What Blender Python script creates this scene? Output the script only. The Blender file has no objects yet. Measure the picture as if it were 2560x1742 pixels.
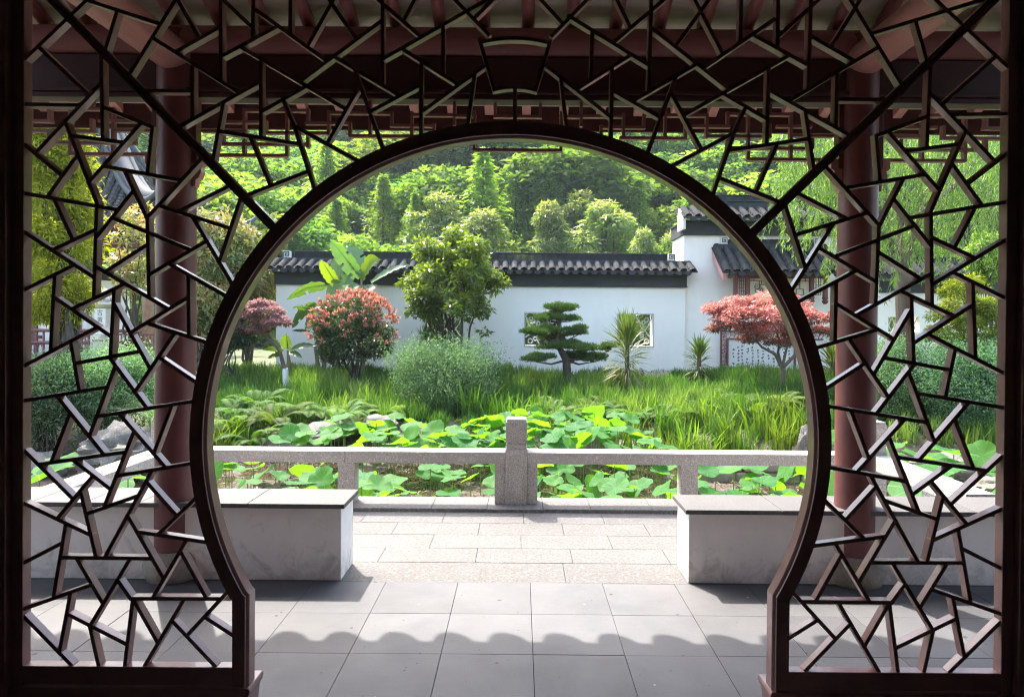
import bpy, bmesh, math, random
import numpy as np
from mathutils import Vector, Matrix, Euler
from mathutils import noise as mnoise

# ------------------------------------------------------------------ camera, light, exposure
SC = bpy.context.scene
COL = SC.collection
R = math.radians
FPX, VPX, VPY, EYE = 1662.0, 1300.0, 808.0, 1.615
PITCH, ROLL = 0.40, 0.45
cd = bpy.data.cameras.new('camera')
cam = bpy.data.objects.new('camera', cd); COL.objects.link(cam)
M3 = Matrix.Rotation(R(90 - PITCH), 3, 'X') @ Matrix.Rotation(R(ROLL), 3, 'Z')
cam.matrix_world = Matrix.Translation((0, 0, EYE)) @ M3.to_4x4()
cd.sensor_fit = 'HORIZONTAL'; cd.sensor_width = 36.0
cd.lens = FPX / 2560 * 36.0
_d = M3.transposed() @ Vector((0, 1, 0))
CX = VPX - FPX * _d.x / -_d.z; CY = VPY + FPX * _d.y / -_d.z
cd.shift_x = (1280 - CX) / 2560.0
cd.shift_y = (CY - 871) / 2560.0
cd.clip_start = 0.05; cd.clip_end = 900
SC.camera = cam

SUN_DIR = Vector((-0.283, 0.463, 0.84)).normalized()      # towards the sun
w = bpy.data.worlds.new('World'); SC.world = w; w.use_nodes = True
nt = w.node_tree; bg = nt.nodes['Background']
sky = nt.nodes.new('ShaderNodeTexSky'); sky.sky_type = 'NISHITA'; sky.sun_disc = False
sky.sun_elevation = math.asin(SUN_DIR.z); sky.sun_rotation = math.atan2(SUN_DIR.x, SUN_DIR.y)
sky.air_density = 1.2; sky.dust_density = 4.0; sky.ozone_density = 1.0
nt.links.new(sky.outputs[0], bg.inputs[0]); bg.inputs[1].default_value = 0.15
sl = bpy.data.lights.new('sun', 'SUN'); sl.energy = 2.0; sl.angle = R(0.55); sl.color = (1.0, 0.95, 0.87)
so = bpy.data.objects.new('sun', sl); COL.objects.link(so)
so.rotation_euler = SUN_DIR.to_track_quat('Z', 'Y').to_euler()
so.location = (-6, 12, 20)
SC.view_settings.view_transform = 'Standard'; SC.view_settings.look = 'None'
SC.view_settings.gamma = 1.0; SC.view_settings.exposure = 2.55
SC.view_settings.use_curve_mapping = False
SC.render.engine = 'CYCLES'
SC.cycles.max_bounces = 10; SC.cycles.diffuse_bounces = 5; SC.cycles.transmission_bounces = 5
SC.cycles.use_denoising = True
SC.cycles.filter_width = 1.15

# ------------------------------------------------------------------ helpers
def at(px, py, Y):                 # a point of the place at distance Y, from where it is seen in the photograph
    r = M3 @ Vector(((px - CX) / FPX, -(py - CY) / FPX, -1.0))
    return Vector((0, 0, EYE)) + r * (Y / r.y)

def tag(o, label=None, cat=None, group=None, kind=None):
    if label: o['label'] = label
    if cat: o['category'] = cat
    if group: o['group'] = group
    if kind: o['kind'] = kind
    return o

def empty(name, loc=(0, 0, 0), label=None, cat=None, group=None, rz=0.0, parent=None):
    o = bpy.data.objects.new(name, None); COL.objects.link(o)
    o.empty_display_size = 0.1
    o.location = loc; o.rotation_euler = (0, 0, rz)
    if parent: o.parent = parent
    return tag(o, label, cat, group)

def link(name, me, parent=None, loc=None, rot=None, scale=None):
    o = bpy.data.objects.new(name, me); COL.objects.link(o)
    if parent is not None: o.parent = parent
    if loc is not None: o.location = loc
    if rot is not None: o.rotation_euler = rot
    if scale is not None: o.scale = scale if hasattr(scale, '__len__') else (scale,) * 3
    return o

def copy_tree(o, parent=None):
    c = o.copy(); COL.objects.link(c)
    if parent is not None: c.parent = parent
    for ch in o.children: copy_tree(ch, c)
    return c

class MB:
    def __init__(s): s.v = []; s.f = []
    def add(s, vs, fs):
        n = len(s.v); s.v.extend([tuple(v) for v in vs]); s.f.extend([tuple(i + n for i in f) for f in fs]); return s
    def box(s, x0, x1, y0, y1, z0, z1):
        return s.add([(x0,y0,z0),(x1,y0,z0),(x1,y1,z0),(x0,y1,z0),(x0,y0,z1),(x1,y0,z1),(x1,y1,z1),(x0,y1,z1)],
              [(0,3,2,1),(4,5,6,7),(0,1,5,4),(1,2,6,5),(2,3,7,6),(3,0,4,7)])
    def bar(s, a, b, w, y0, y1, ext=0.0):      # bar in an upright plane: a, b = (x, z)
        a = Vector(a); b = Vector(b); d = (b - a).normalized(); n = Vector((-d.y, d.x)) * (w / 2)
        a = a - d * ext; b = b + d * ext
        q = [a - n, b - n, b + n, a + n]
        vs = [(p.x, y0, p.y) for p in q] + [(p.x, y1, p.y) for p in q]
        return s.add(vs, [(0,1,2,3),(7,6,5,4),(0,4,5,1),(1,5,6,2),(2,6,7,3),(3,7,4,0)])
    def prism(s, poly, y0, y1):                # polygon (x, z) pushed through y0..y1
        n = len(poly)
        vs = [(p[0], y0, p[1]) for p in poly] + [(p[0], y1, p[1]) for p in poly]
        fs = [tuple(range(n)), tuple(range(2*n-1, n-1, -1))] + [(i, i+n, (i+1) % n + n, (i+1) % n) for i in range(n)]
        return s.add(vs, fs)
    def tube(s, pts, rad, n=8, cap=True):
        pts = [Vector(p) for p in pts]; m = len(pts)
        if not hasattr(rad, '__len__'): rad = [rad] * m
        up = Vector((0.13, 0.21, 0.97)); vs = []; fs = []
        for i, p in enumerate(pts):
            t = (pts[min(i+1, m-1)] - pts[max(i-1, 0)]).normalized()
            a = t.cross(up)
            if a.length < 1e-3: a = t.cross(Vector((1, 0, 0)))
            a.normalize(); b = t.cross(a)
            for k in range(n):
                an = 2 * math.pi * k / n
                vs.append(p + (a * math.cos(an) + b * math.sin(an)) * rad[i])
        for i in range(m - 1):
            for k in range(n):
                k2 = (k + 1) % n
                fs.append((i*n+k, i*n+k2, (i+1)*n+k2, (i+1)*n+k))
        if cap:
            fs.append(tuple(range(n-1, -1, -1))); fs.append(tuple((m-1)*n + k for k in range(n)))
        return s.add(vs, fs)
    def lathe(s, prof, n=24, c=(0, 0)):
        vs = []; fs = []
        for r, z in prof:
            for k in range(n):
                a = 2 * math.pi * k / n
                vs.append((c[0] + r*math.cos(a), c[1] + r*math.sin(a), z))
        for i in range(len(prof) - 1):
            for k in range(n):
                k2 = (k+1) % n
                fs.append((i*n+k, i*n+k2, (i+1)*n+k2, (i+1)*n+k))
        fs.append(tuple(range(n-1, -1, -1))); fs.append(tuple((len(prof)-1)*n + k for k in range(n)))
        return s.add(vs, fs)
    def mesh(s, name, mat=None, bevel=0.0, smooth=None, fix=True):
        me = bpy.data.meshes.new(name); me.from_pydata(s.v, [], s.f)
        if bevel > 0 or fix:
            bm = bmesh.new(); bm.from_mesh(me)
            if fix: bmesh.ops.recalc_face_normals(bm, faces=bm.faces)
            if bevel > 0:
                ed = [e for e in bm.edges if len(e.link_faces) == 2 and e.calc_face_angle(0) > 0.6]
                bmesh.ops.bevel(bm, geom=ed, offset=bevel, segments=2, affect='EDGES', profile=0.6, clamp_overlap=True)
            bm.to_mesh(me); bm.free()
        if mat: me.materials.append(mat)
        if smooth is not None:
            me.polygons.foreach_set('use_smooth', [True] * len(me.polygons))
            try: me.set_sharp_from_angle(angle=R(smooth))
            except Exception: pass
        me.update()
        return me
    def obj(s, name, mat, parent=None, bevel=0.0, smooth=None, **k):
        return link(name, s.mesh(name, mat, bevel, smooth), parent, **k)

def np_mesh(name, V, Q, mat, tint=None, tri=False, smooth=False):
    me = bpy.data.meshes.new(name)
    V = np.ascontiguousarray(V, np.float32); Q = np.ascontiguousarray(Q, np.int32)
    k = Q.shape[1]
    me.vertices.add(len(V)); me.vertices.foreach_set('co', V.ravel())
    me.loops.add(Q.size); me.loops.foreach_set('vertex_index', Q.ravel())
    me.polygons.add(len(Q)); me.polygons.foreach_set('loop_start', np.arange(0, Q.size, k, dtype=np.int32))
    if smooth: me.polygons.foreach_set('use_smooth', np.ones(len(Q), bool))
    if tint is not None:
        a = me.attributes.new('tint', 'FLOAT', 'FACE'); a.data.foreach_set('value', np.ascontiguousarray(tint, np.float32))
    me.materials.append(mat); me.update(); me.validate()
    return me

def unit(a): return a / np.maximum(np.linalg.norm(a, axis=-1, keepdims=True), 1e-6)

def leaf_arrays(P, D, N, L, W, fold=0.12):
    D = unit(D); S = unit(np.cross(D, N)); N2 = np.cross(S, D)
    L = np.broadcast_to(L, (len(P),))[:, None]; W = np.broadcast_to(W, (len(P),))[:, None]
    mid = P + D * L * 0.45 + N2 * L * 0.05
    V = np.stack([P, mid + S * W / 2 + N2 * W * fold, P + D * L - N2 * L * 0.06, mid - S * W / 2 + N2 * W * fold], 1).reshape(-1, 3)
    Q = np.arange(len(P) * 4).reshape(-1, 4)
    return V, Q

def shell_leaves(rng, C, rad, n, L, W, squash=0.8, inner=0.45, out=0.7, upb=0.35, droop=0.15, jit=0.5):
    """leaves spread over clumps: C (k,3) centres, rad (k,)"""
    k = len(C); w_ = rad ** 2; idx = rng.choice(k, n, p=w_ / w_.sum())
    d = unit(rng.normal(size=(n, 3))); r = rad[idx] * (inner + (1 - inner) * rng.random(n) ** 0.45)
    P = C[idx] + d * r[:, None] * np.array([1, 1, squash])
    N = unit(d * 0.6 + np.array([0, 0, upb]) + rng.normal(size=(n, 3)) * 0.45)
    T = unit(rng.normal(size=(n, 3)) * jit + d * out + np.array([0, 0, -droop]))
    T = unit(T - N * (T * N).sum(1, keepdims=True) * 0.8)
    Ls = L * (0.65 + 0.7 * rng.random(n)); Ws = W * (0.7 + 0.6 * rng.random(n))
    V, Q = leaf_arrays(P, T, N, Ls, Ws)
    ct = rng.random(k) * 0.5
    tint = np.clip(ct[idx] + rng.random(n) * 0.5, 0, 1)
    return V, Q, tint, P, d

def cat_arrays(parts):
    V = []; Q = []; T = []; n = 0
    for v, q, t in parts:
        V.append(v); Q.append(q + n); T.append(t); n += len(v)
    return np.concatenate(V), np.concatenate(Q), np.concatenate(T)

# ------------------------------------------------------------------ materials
def new_mat(name):
    m = bpy.data.materials.new(name); m.use_nodes = True
    nt = m.node_tree; return m, nt, nt.nodes['Principled BSDF']

def N_(nt, t, **kw):
    n = nt.nodes.new(t)
    for k, v in kw.items(): setattr(n, k, v)
    return n

def mixc(nt, fac, a, b, mode='MIX'):
    n = nt.nodes.new('ShaderNodeMix'); n.data_type = 'RGBA'; n.blend_type = mode
    for s, v in ((0, fac), (6, a), (7, b)):
        if hasattr(v, 'links'): nt.links.new(v, n.inputs[s])
        elif isinstance(v, (int, float)): n.inputs[s].default_value = v
        else: n.inputs[s].default_value = (*v, 1) if len(v) == 3 else v
    return n.outputs[2]

def ramp(nt, src, p0, p1, c0=(0,0,0), c1=(1,1,1)):
    r = nt.nodes.new('ShaderNodeValToRGB'); e = r.color_ramp.elements
    e[0].position = p0; e[1].position = p1; e[0].color = (*c0, 1); e[1].color = (*c1, 1)
    nt.links.new(src, r.inputs[0]); return r.outputs[0]

def noise(nt, vec, scale, detail=4, rough=0.55, out=0, dist=0.0):
    n = nt.nodes.new('ShaderNodeTexNoise'); n.inputs['Scale'].default_value = scale
    n.inputs['Detail'].default_value = detail; n.inputs['Roughness'].default_value = rough
    n.inputs['Distortion'].default_value = dist
    if vec is not None: nt.links.new(vec, n.inputs['Vector'])
    return n.outputs[out]

def surf(name, col, rough=0.6, var=0.18, scale=3.0, spec=0.5, bump=0.0, bscale=80, rnd=0.0, speck=None, speck_scale=260,
         blotch=None, blotch_amt=0.5, blotch_scale=2.2, spots=None, spots_scale=30, coat=0.0, stretch=None, rvar=0.0):
    m, nt, p = new_mat(name)
    tc = N_(nt, 'ShaderNodeNewGeometry'); vec = tc.outputs['Position']
    if stretch:
        mp = N_(nt, 'ShaderNodeMapping'); mp.inputs['Scale'].default_value = stretch
        nt.links.new(vec, mp.inputs[0]); vec = mp.outputs[0]
    lo = tuple(c * (1 - var) for c in col); hi = tuple(min(1, c * (1 + var)) for c in col)
    c = ramp(nt, noise(nt, vec, scale, 5, 0.62), 0.28, 0.72, lo, hi)
    if blotch:
        f = ramp(nt, noise(nt, vec, blotch_scale, 6, 0.68, dist=0.6), 0.48, 0.72)
        k = N_(nt, 'ShaderNodeMath', operation='MULTIPLY'); nt.links.new(f, k.inputs[0]); k.inputs[1].default_value = blotch_amt
        c = mixc(nt, k.outputs[0], c, blotch)
    if speck:
        f = ramp(nt, noise(nt, vec, speck_scale, 2, 0.5), 0.52, 0.62)
        c = mixc(nt, f, c, tuple(a * b for a, b in zip(col, speck)))
        f2 = ramp(nt, noise(nt, vec, speck_scale * 0.53, 2, 0.5), 0.56, 0.66)
        c = mixc(nt, f2, c, tuple(min(1, a * 1.3) for a in col))
    if spots:
        for j, (sc_, cc, th) in enumerate(spots):
            vo = N_(nt, 'ShaderNodeTexVoronoi'); vo.inputs['Scale'].default_value = sc_
            nt.links.new(vec, vo.inputs['Vector'])
            wn = noise(nt, vec, sc_ * 4, 2); ad = N_(nt, 'ShaderNodeMath', operation='MULTIPLY_ADD')
            nt.links.new(wn, ad.inputs[0]); ad.inputs[1].default_value = 0.18; nt.links.new(vo.outputs['Distance'], ad.inputs[2])
            sel = N_(nt, 'ShaderNodeSeparateColor'); nt.links.new(vo.outputs['Color'], sel.inputs[0])
            md = N_(nt, 'ShaderNodeMath', operation='MULTIPLY_ADD'); nt.links.new(sel.outputs[0], md.inputs[0]); md.inputs[1].default_value = 0.5
            nt.links.new(ad.outputs[0], md.inputs[2])
            f = ramp(nt, md.outputs[0], th, th + 0.03, (1, 1, 1), (0, 0, 0))
            c = mixc(nt, f, c, cc)
    if rnd:
        oi = N_(nt, 'ShaderNodeObjectInfo'); mr = N_(nt, 'ShaderNodeMapRange')
        nt.links.new(oi.outputs['Random'], mr.inputs[0]); mr.inputs[3].default_value = 1 - rnd; mr.inputs[4].default_value = 1 + rnd
        cb = N_(nt, 'ShaderNodeCombineColor')
        for i in range(3): nt.links.new(mr.outputs[0], cb.inputs[i])
        c = mixc(nt, 1.0, c, cb.outputs[0], 'MULTIPLY')
    nt.links.new(c, p.inputs['Base Color'])
    p.inputs['Roughness'].default_value = rough; p.inputs['Specular IOR Level'].default_value = spec
    if rvar:
        mr = N_(nt, 'ShaderNodeMapRange'); nt.links.new(noise(nt, vec, scale * 3, 4), mr.inputs[0])
        mr.inputs[3].default_value = rough - rvar; mr.inputs[4].default_value = rough + rvar
        nt.links.new(mr.outputs[0], p.inputs['Roughness'])
    if coat: p.inputs['Coat Weight'].default_value = coat
    if bump:
        b = N_(nt, 'ShaderNodeBump'); b.inputs['Strength'].default_value = bump; b.inputs['Distance'].default_value = 0.01
        nt.links.new(noise(nt, vec, bscale, 5, 0.6), b.inputs['Height']); nt.links.new(b.outputs[0], p.inputs['Normal'])
    return m

LG = 1.12
def leaf_mat(name, c0, c1, c2, trans=0.42, tcol=(1.9, 2.1, 0.55), rough=0.45, hue=0.03, val=0.25, spec=0.4):
    c0, c1, c2 = (tuple(min(.8, x * LG) for x in c_) for c_ in (c0, c1, c2))
    m, nt, p = new_mat(name)
    a = N_(nt, 'ShaderNodeAttribute', attribute_name='tint')
    r = N_(nt, 'ShaderNodeValToRGB'); e = r.color_ramp.elements
    e[0].color = (*c0, 1); e[1].color = (*c2, 1); e[0].position = 0.05; e[1].position = 0.95
    x = e.new(0.5); x.color = (*c1, 1)
    nt.links.new(a.outputs['Fac'], r.inputs[0])
    oi = N_(nt, 'ShaderNodeObjectInfo'); hs = N_(nt, 'ShaderNodeHueSaturation')
    m1 = N_(nt, 'ShaderNodeMapRange'); nt.links.new(oi.outputs['Random'], m1.inputs[0]); m1.inputs[3].default_value = 0.5 - hue; m1.inputs[4].default_value = 0.5 + hue
    ml = N_(nt, 'ShaderNodeMath', operation='MULTIPLY'); nt.links.new(oi.outputs['Random'], ml.inputs[0]); ml.inputs[1].default_value = 7.31
    fr = N_(nt, 'ShaderNodeMath', operation='FRACT'); nt.links.new(ml.outputs[0], fr.inputs[0])
    m2 = N_(nt, 'ShaderNodeMapRange'); nt.links.new(fr.outputs[0], m2.inputs[0]); m2.inputs[3].default_value = 1 - val; m2.inputs[4].default_value = 1 + val
    nt.links.new(m1.outputs[0], hs.inputs['Hue']); nt.links.new(m2.outputs[0], hs.inputs['Value']); nt.links.new(r.outputs[0], hs.inputs['Color'])
    nt.links.new(hs.outputs[0], p.inputs['Base Color'])
    p.inputs['Roughness'].default_value = rough; p.inputs['Specular IOR Level'].default_value = spec
    t = N_(nt, 'ShaderNodeBsdfTranslucent')
    tc = mixc(nt, 1.0, hs.outputs[0], tcol, 'MULTIPLY'); nt.links.new(tc, t.inputs[0])
    mx = N_(nt, 'ShaderNodeMixShader'); mx.inputs[0].default_value = trans
    nt.links.new(p.outputs[0], mx.inputs[1]); nt.links.new(t.outputs[0], mx.inputs[2])
    nt.links.new(mx.outputs[0], nt.nodes['Material Output'].inputs[0])
    return m

M_tile = surf('paving_grey', (0.118, 0.117, 0.121), 0.62, 0.12, 1.7, 0.35, 0.12, 90, rnd=0.13, blotch=(0.084, 0.087, 0.097), blotch_amt=0.75, blotch_scale=1.5,
              spots=[(9, (0.05, 0.047, 0.045), 0.20), (5.2, (0.36, 0.36, 0.36), 0.165), (21, (0.055, 0.055, 0.055), 0.20), (2.1, (0.20, 0.20, 0.205), 0.17), (13, (0.30, 0.30, 0.30), 0.15)], rvar=0.12)
M_joint = surf('joint_mortar', (0.05, 0.047, 0.044), 0.9, blotch=(0.17, 0.165, 0.16), blotch_amt=.9, blotch_scale=5)
M_gran = surf('granite_pale', (0.142, 0.137, 0.132), 0.75, 0.10, 5, 0.3, 0.5, 140, rnd=0.045, speck=(0.74, 0.72, 0.72), speck_scale=60, blotch=(0.125, 0.115, 0.11), blotch_amt=0.5)
M_kerb = surf('granite_kerb', (0.16, 0.15, 0.143), 0.75, 0.1, 5, 0.3, 0.4, 140, rnd=0.08, speck=(0.65, 0.63, 0.63), speck_scale=60)
M_granr = surf('granite_rail', (0.42, 0.392, 0.37), 0.7, 0.08, 6, 0.35, 0.25, 160, rnd=0.05, speck=(0.55, 0.53, 0.53), speck_scale=130,
               blotch=(0.32, 0.285, 0.265), blotch_amt=0.4, blotch_scale=3)
M_plaster = surf('plaster_bench', (0.91, 0.86, 0.83), 0.85, 0.04, 3, 0.2, 0.1, 60, blotch=(0.74, 0.70, 0.67), blotch_amt=0.4, blotch_scale=3.0)
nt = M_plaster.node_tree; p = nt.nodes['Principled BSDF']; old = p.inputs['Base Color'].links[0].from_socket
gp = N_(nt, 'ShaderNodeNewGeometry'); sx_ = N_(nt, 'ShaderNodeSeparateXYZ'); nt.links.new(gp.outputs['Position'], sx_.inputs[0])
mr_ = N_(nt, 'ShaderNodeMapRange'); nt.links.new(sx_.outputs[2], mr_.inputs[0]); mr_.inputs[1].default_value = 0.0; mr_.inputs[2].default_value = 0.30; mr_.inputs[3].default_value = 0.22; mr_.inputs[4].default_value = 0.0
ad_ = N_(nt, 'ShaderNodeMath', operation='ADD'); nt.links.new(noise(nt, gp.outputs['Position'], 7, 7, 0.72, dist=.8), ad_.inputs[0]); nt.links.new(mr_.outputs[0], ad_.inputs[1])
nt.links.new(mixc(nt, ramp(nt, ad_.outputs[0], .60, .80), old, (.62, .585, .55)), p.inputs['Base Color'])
M_wall = surf('plaster_wall', (0.90, 0.865, 0.80), 0.9, 0.03, 0.8, 0.2, 0.05, 40, blotch=(0.70, 0.71, 0.70), blotch_amt=0.35, blotch_scale=1.6, stretch=(1, 1, .3))
M_cap = surf('bench_stone', (0.122, 0.117, 0.115), 0.7, 0.1, 4, 0.3, 0.15, 120, rnd=0.05, speck=(0.8, 0.8, 0.8), speck_scale=200)
M_lacq = surf('dark_lacquer', (0.25, 0.12, 0.113), 0.36, 0.22, 9, 0.5, 0.06, 55, coat=0.25, rvar=0.1, blotch=(0.30, 0.18, 0.17), blotch_amt=0.4, blotch_scale=14)
M_red = surf('red_paint', (0.16, 0.052, 0.05), 0.42, 0.16, 5, 0.4, 0.03, 60, coat=0.0, blotch=(0.20, 0.085, 0.08), blotch_amt=.35, blotch_scale=5, rvar=0.08)
M_beam = surf('beam_paint_lit', (0.32, 0.125, 0.12), 0.4, 0.14, 5, 0.5, 0.03, 60, stretch=(.4, 2, 2), rvar=.06)  # the red paint lightened, lifting the shade under the roof by colour
M_redl = surf('log_paint_lit', (0.46, 0.22, 0.20), 0.42, 0.14, 6, 0.5, 0.04, 50, stretch=(3, 0.3, 3), rvar=0.08)  # pink of the floor's bounce light on the logs put into the red
M_redd = surf('dark_red_paint', (0.075, 0.030, 0.030), 0.45, 0.15, 5, 0.4)
M_raft = surf('rafter_paint', (0.30, 0.11, 0.105), 0.35, 0.2, 6, 0.5, coat=0.2)
M_board = surf('roof_board', (0.70, 0.64, 0.57), 0.85, 0.14, 3, 0.2, blotch=(0.25, 0.22, 0.19), blotch_amt=0.5, stretch=(0.6, 3, 3))
M_inner = surf('inner_plaster', (0.8, 0.70, 0.64), 0.85)  # unseen walls, made pale to bounce fill light onto the gate front
M_dark = surf('dark_interior', (0.07, 0.055, 0.05), 0.8, 0.2, 3, 0.2)
M_rtile = surf('roof_tile', (0.038, 0.038, 0.040), 0.88, 0.25, 5, 0.12, 0.2, 60, rnd=0.22, blotch=(0.085, 0.08, 0.07), blotch_amt=0.45, blotch_scale=9)
M_band = surf('grey_plaster', (0.042, 0.045, 0.050), 0.8, 0.16, 1.6, 0.3, 0.1, 40, blotch=(0.075, 0.077, 0.08), blotch_amt=0.5, stretch=(0.6, 1, 1))
M_ornw = surf('white_ornament', (0.68, 0.67, 0.65), 0.8, 0.06)
M_stone = surf('rock_grey', (0.17, 0.155, 0.14), 0.85, 0.25, 3.5, 0.25, 0.8, 26, rnd=0.12, blotch=(0.07, 0.07, 0.05), blotch_amt=0.7, blotch_scale=4, speck=(0.7, 0.7, 0.66), speck_scale=60)
M_drum = surf('drum_stone', (0.36, 0.32, 0.27), 0.9, 0.2, 8, 0.2, 0.8, 60, blotch=(0.16, 0.13, 0.1), blotch_amt=0.6, blotch_scale=6)
M_bark = surf('bark', (0.13, 0.10, 0.075), 0.9, 0.3, 7, 0.2, 0.8, 30, stretch=(1, 1, 0.25))
M_barkd = surf('bark_dark', (0.075, 0.06, 0.05), 0.9, 0.3, 9, 0.2, 0.5, 40)
M_barkp = surf('bark_pale', (0.24, 0.20, 0.13), 0.85, 0.3, 6, 0.2, 0.5, 30, stretch=(1, 1, 0.3))
M_white = surf('limewash', (0.7, 0.72, 0.72), 0.85, 0.08)
M_ink = surf('ink', (0.035, 0.035, 0.04), 0.7, 0.1)
M_paper = surf('panel_paper', (0.74, 0.74, 0.72), 0.8, 0.03, 1)
M_cream = surf('sign_board', (0.62, 0.60, 0.47), 0.75, 0.06, 2)
M_path = surf('gravel', (0.45, 0.41, 0.38), 0.9, 0.15, 14, 0.2, 0.6, 50)
# ------------------------------------------------------------------ ground
def sstep(a, b, x):
    t = np.clip((x - a) / (b - a), 0, 1); return t * t * (3 - 2 * t)
def bank_y(x):
    yb = 10.5 + 0.3 * np.sin(x * 0.9) + 0.2 * np.sin(2.3 * x + 1)
    yb = yb - 0.9 * sstep(1.6, 3.2, x) - 0.8 * sstep(-3.6, -5.5, x)
    return yb
def ground_h(x, y):
    x = np.asarray(x, float); y = np.asarray(y, float)
    yb = bank_y(x)
    up = sstep(yb, yb + 0.7, y)
    left = sstep(-6.2, -7.3, x) * sstep(1.0, 8.0, y); right = sstep(6.6, 7.8, x) * sstep(1.0, 8.0, y)
    up = np.maximum(up, np.maximum(left, right))
    g = np.maximum(y - (yb + 0.7), 0)
    h = -0.52 + up * (0.36 + 0.55 * np.clip(g / 4.6, 0, 1))
    h = h + 0.04 * np.sin(x * 2.1 + y) * np.sin(y * 1.7) + 0.03 * np.sin(x * 5.1) * np.sin(y * 4.3 + x)
    hill = np.maximum(y - 34, 0)
    h = h + hill * 0.39 + np.where(hill > 0, np.minimum(hill, 20) / 20 * (1.6 * np.sin(x * 0.06 + 0.6) + 1.0 * np.sin(x * 0.17 + y * 0.05)), 0)
    return h
def axis_grid(lo, hi, f0, f1, step, grow):
    a = list(np.arange(f0, f1 + 1e-6, step)); s = step
    while a[-1] < hi: s *= grow; a.append(a[-1] + s)
    s = step; b = []
    c = a[0]
    while c > lo: s *= grow; c -= s; b.append(c)
    return np.array(b[::-1] + a)
gx = axis_grid(-420, 420, -13, 13, 0.25, 1.13); gy = axis_grid(-300, 420, 4, 17, 0.2, 1.13)
GX, GY = np.meshgrid(gx, gy); GZ = ground_h(GX, np.clip(GY, -50, 190))
nxg, nyg = len(gx), len(gy)
ii = (np.arange(nyg - 1)[:, None] * nxg + np.arange(nxg - 1)[None]).ravel()
M_ground, nt, p = new_mat('earth_and_leaf_litter')
geo = N_(nt, 'ShaderNodeNewGeometry'); pos = geo.outputs['Position']
c = ramp(nt, noise(nt, pos, 2.3, 6, 0.65), 0.3, 0.7, (0.04, 0.027, 0.018), (0.10, 0.07, 0.05))
c = mixc(nt, ramp(nt, noise(nt, pos, 9, 5, 0.7), 0.5, 0.62), c, (0.13, 0.10, 0.075))
sx = N_(nt, 'ShaderNodeSeparateXYZ'); nt.links.new(pos, sx.inputs[0])
gr = ramp(nt, noise(nt, pos, 1.1, 6, 0.6), 0.3, 0.62, (0.05, 0.075, 0.02), (0.10, 0.12, 0.04))
f = N_(nt, 'ShaderNodeMapRange'); nt.links.new(sx.outputs[2], f.inputs[0]); f.inputs[1].default_value = -0.3; f.inputs[2].default_value = 0.15
c = mixc(nt, f.outputs[0], c, gr)
nt.links.new(c, p.inputs['Base Color']); p.inputs['Roughness'].default_value = 0.85
b = N_(nt, 'ShaderNodeBump'); b.inputs['Strength'].default_value = 0.8; b.inputs['Distance'].default_value = 0.05
nt.links.new(noise(nt, pos, 12, 6, 0.7), b.inputs['Height']); nt.links.new(b.outputs[0], p.inputs['Normal'])
gm = np_mesh('ground', np.stack([GX.ravel(), GY.ravel(), GZ.ravel()], 1), np.stack([ii, ii + 1, ii + nxg + 1, ii + nxg], 1), M_ground, smooth=True)
tag(link('ground', gm), kind='structure')

# shallow dark water lying in the lowest part of the pond
M_water, nt, p = new_mat('pond_water')
p.inputs['Base Color'].default_value = (0.06, 0.045, 0.03, 1); p.inputs['Roughness'].default_value = 0.06
b = N_(nt, 'ShaderNodeBump'); b.inputs['Strength'].default_value = 0.08; b.inputs['Distance'].default_value = 0.02
nt.links.new(noise(nt, N_(nt, 'ShaderNodeNewGeometry').outputs['Position'], 5, 3), b.inputs['Height']); nt.links.new(b.outputs[0], p.inputs['Normal'])
wm = MB().add([(-7.3, 2.0, -0.505), (8.0, 2.0, -0.505), (8.0, 11.2, -0.505), (-7.3, 11.2, -0.505)], [(0, 1, 2, 3)]).mesh('water', M_water, fix=False)
tag(link('water', wm), kind='structure')

# gravel path on the far left bank
pp = []
for i in range(15):
    t = i / 14; x = -16 + t * 9.3; y = 12.2 + 0.9 * math.sin(t * 2.4) - 0.4 * t; pp.append((x, y))
vs = []; fs = []
for i, (x, y) in enumerate(pp):
    for o in (-0.55, 0.0, 0.55): vs.append((x, y + o, float(ground_h(x, y + o)) + 0.03 - abs(o) * 0.02))
for i in range(14):
    for k in range(2): fs.append((i*3+k, i*3+k+1, (i+1)*3+k+1, (i+1)*3+k))
tag(MB().add(vs, fs).obj('path', M_path), kind='structure')

# ------------------------------------------------------------------ floor of the pavilion and the terrace
fnd = MB().box(-4.6, 4.6, -3.2, 4.14, -0.62, -0.045).obj('foundation', M_joint); tag(fnd, kind='structure')
fl = empty('floor'); tag(fl, kind='structure')
TW, Y_F = 0.4487, 4.131
rngT = random.Random(4)
for r in range(9):
    y1 = Y_F - r * TW * 1.0; y0 = y1 - TW
    for k in range(-8, 8):
        x0 = 0.076 + k * TW; dz = rngT.uniform(-0.0015, 0.0015)
        g = 0.0013
        t = MB().box(x0 + g, x0 + TW - g, y0 + g, y1 - g, -0.044, 0.0).mesh('floor_tile', M_tile, 0.0016)
        o = link('floor_tile', t, fl); o.location.z = dz
tb = MB().box(-3.32, 3.32, 4.142, 6.06, -0.62, -0.052).obj('terrace_base', M_joint); tag(tb, kind='structure')
te = empty('terrace'); tag(te, kind='structure')
rows = [(4.132, 4.475), (4.475, 4.76), (4.76, 5.06), (5.06, 5.36), (5.36, 5.665)]
offs = [0.3, -0.29, 0.02, -0.31, 0.04]
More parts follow.
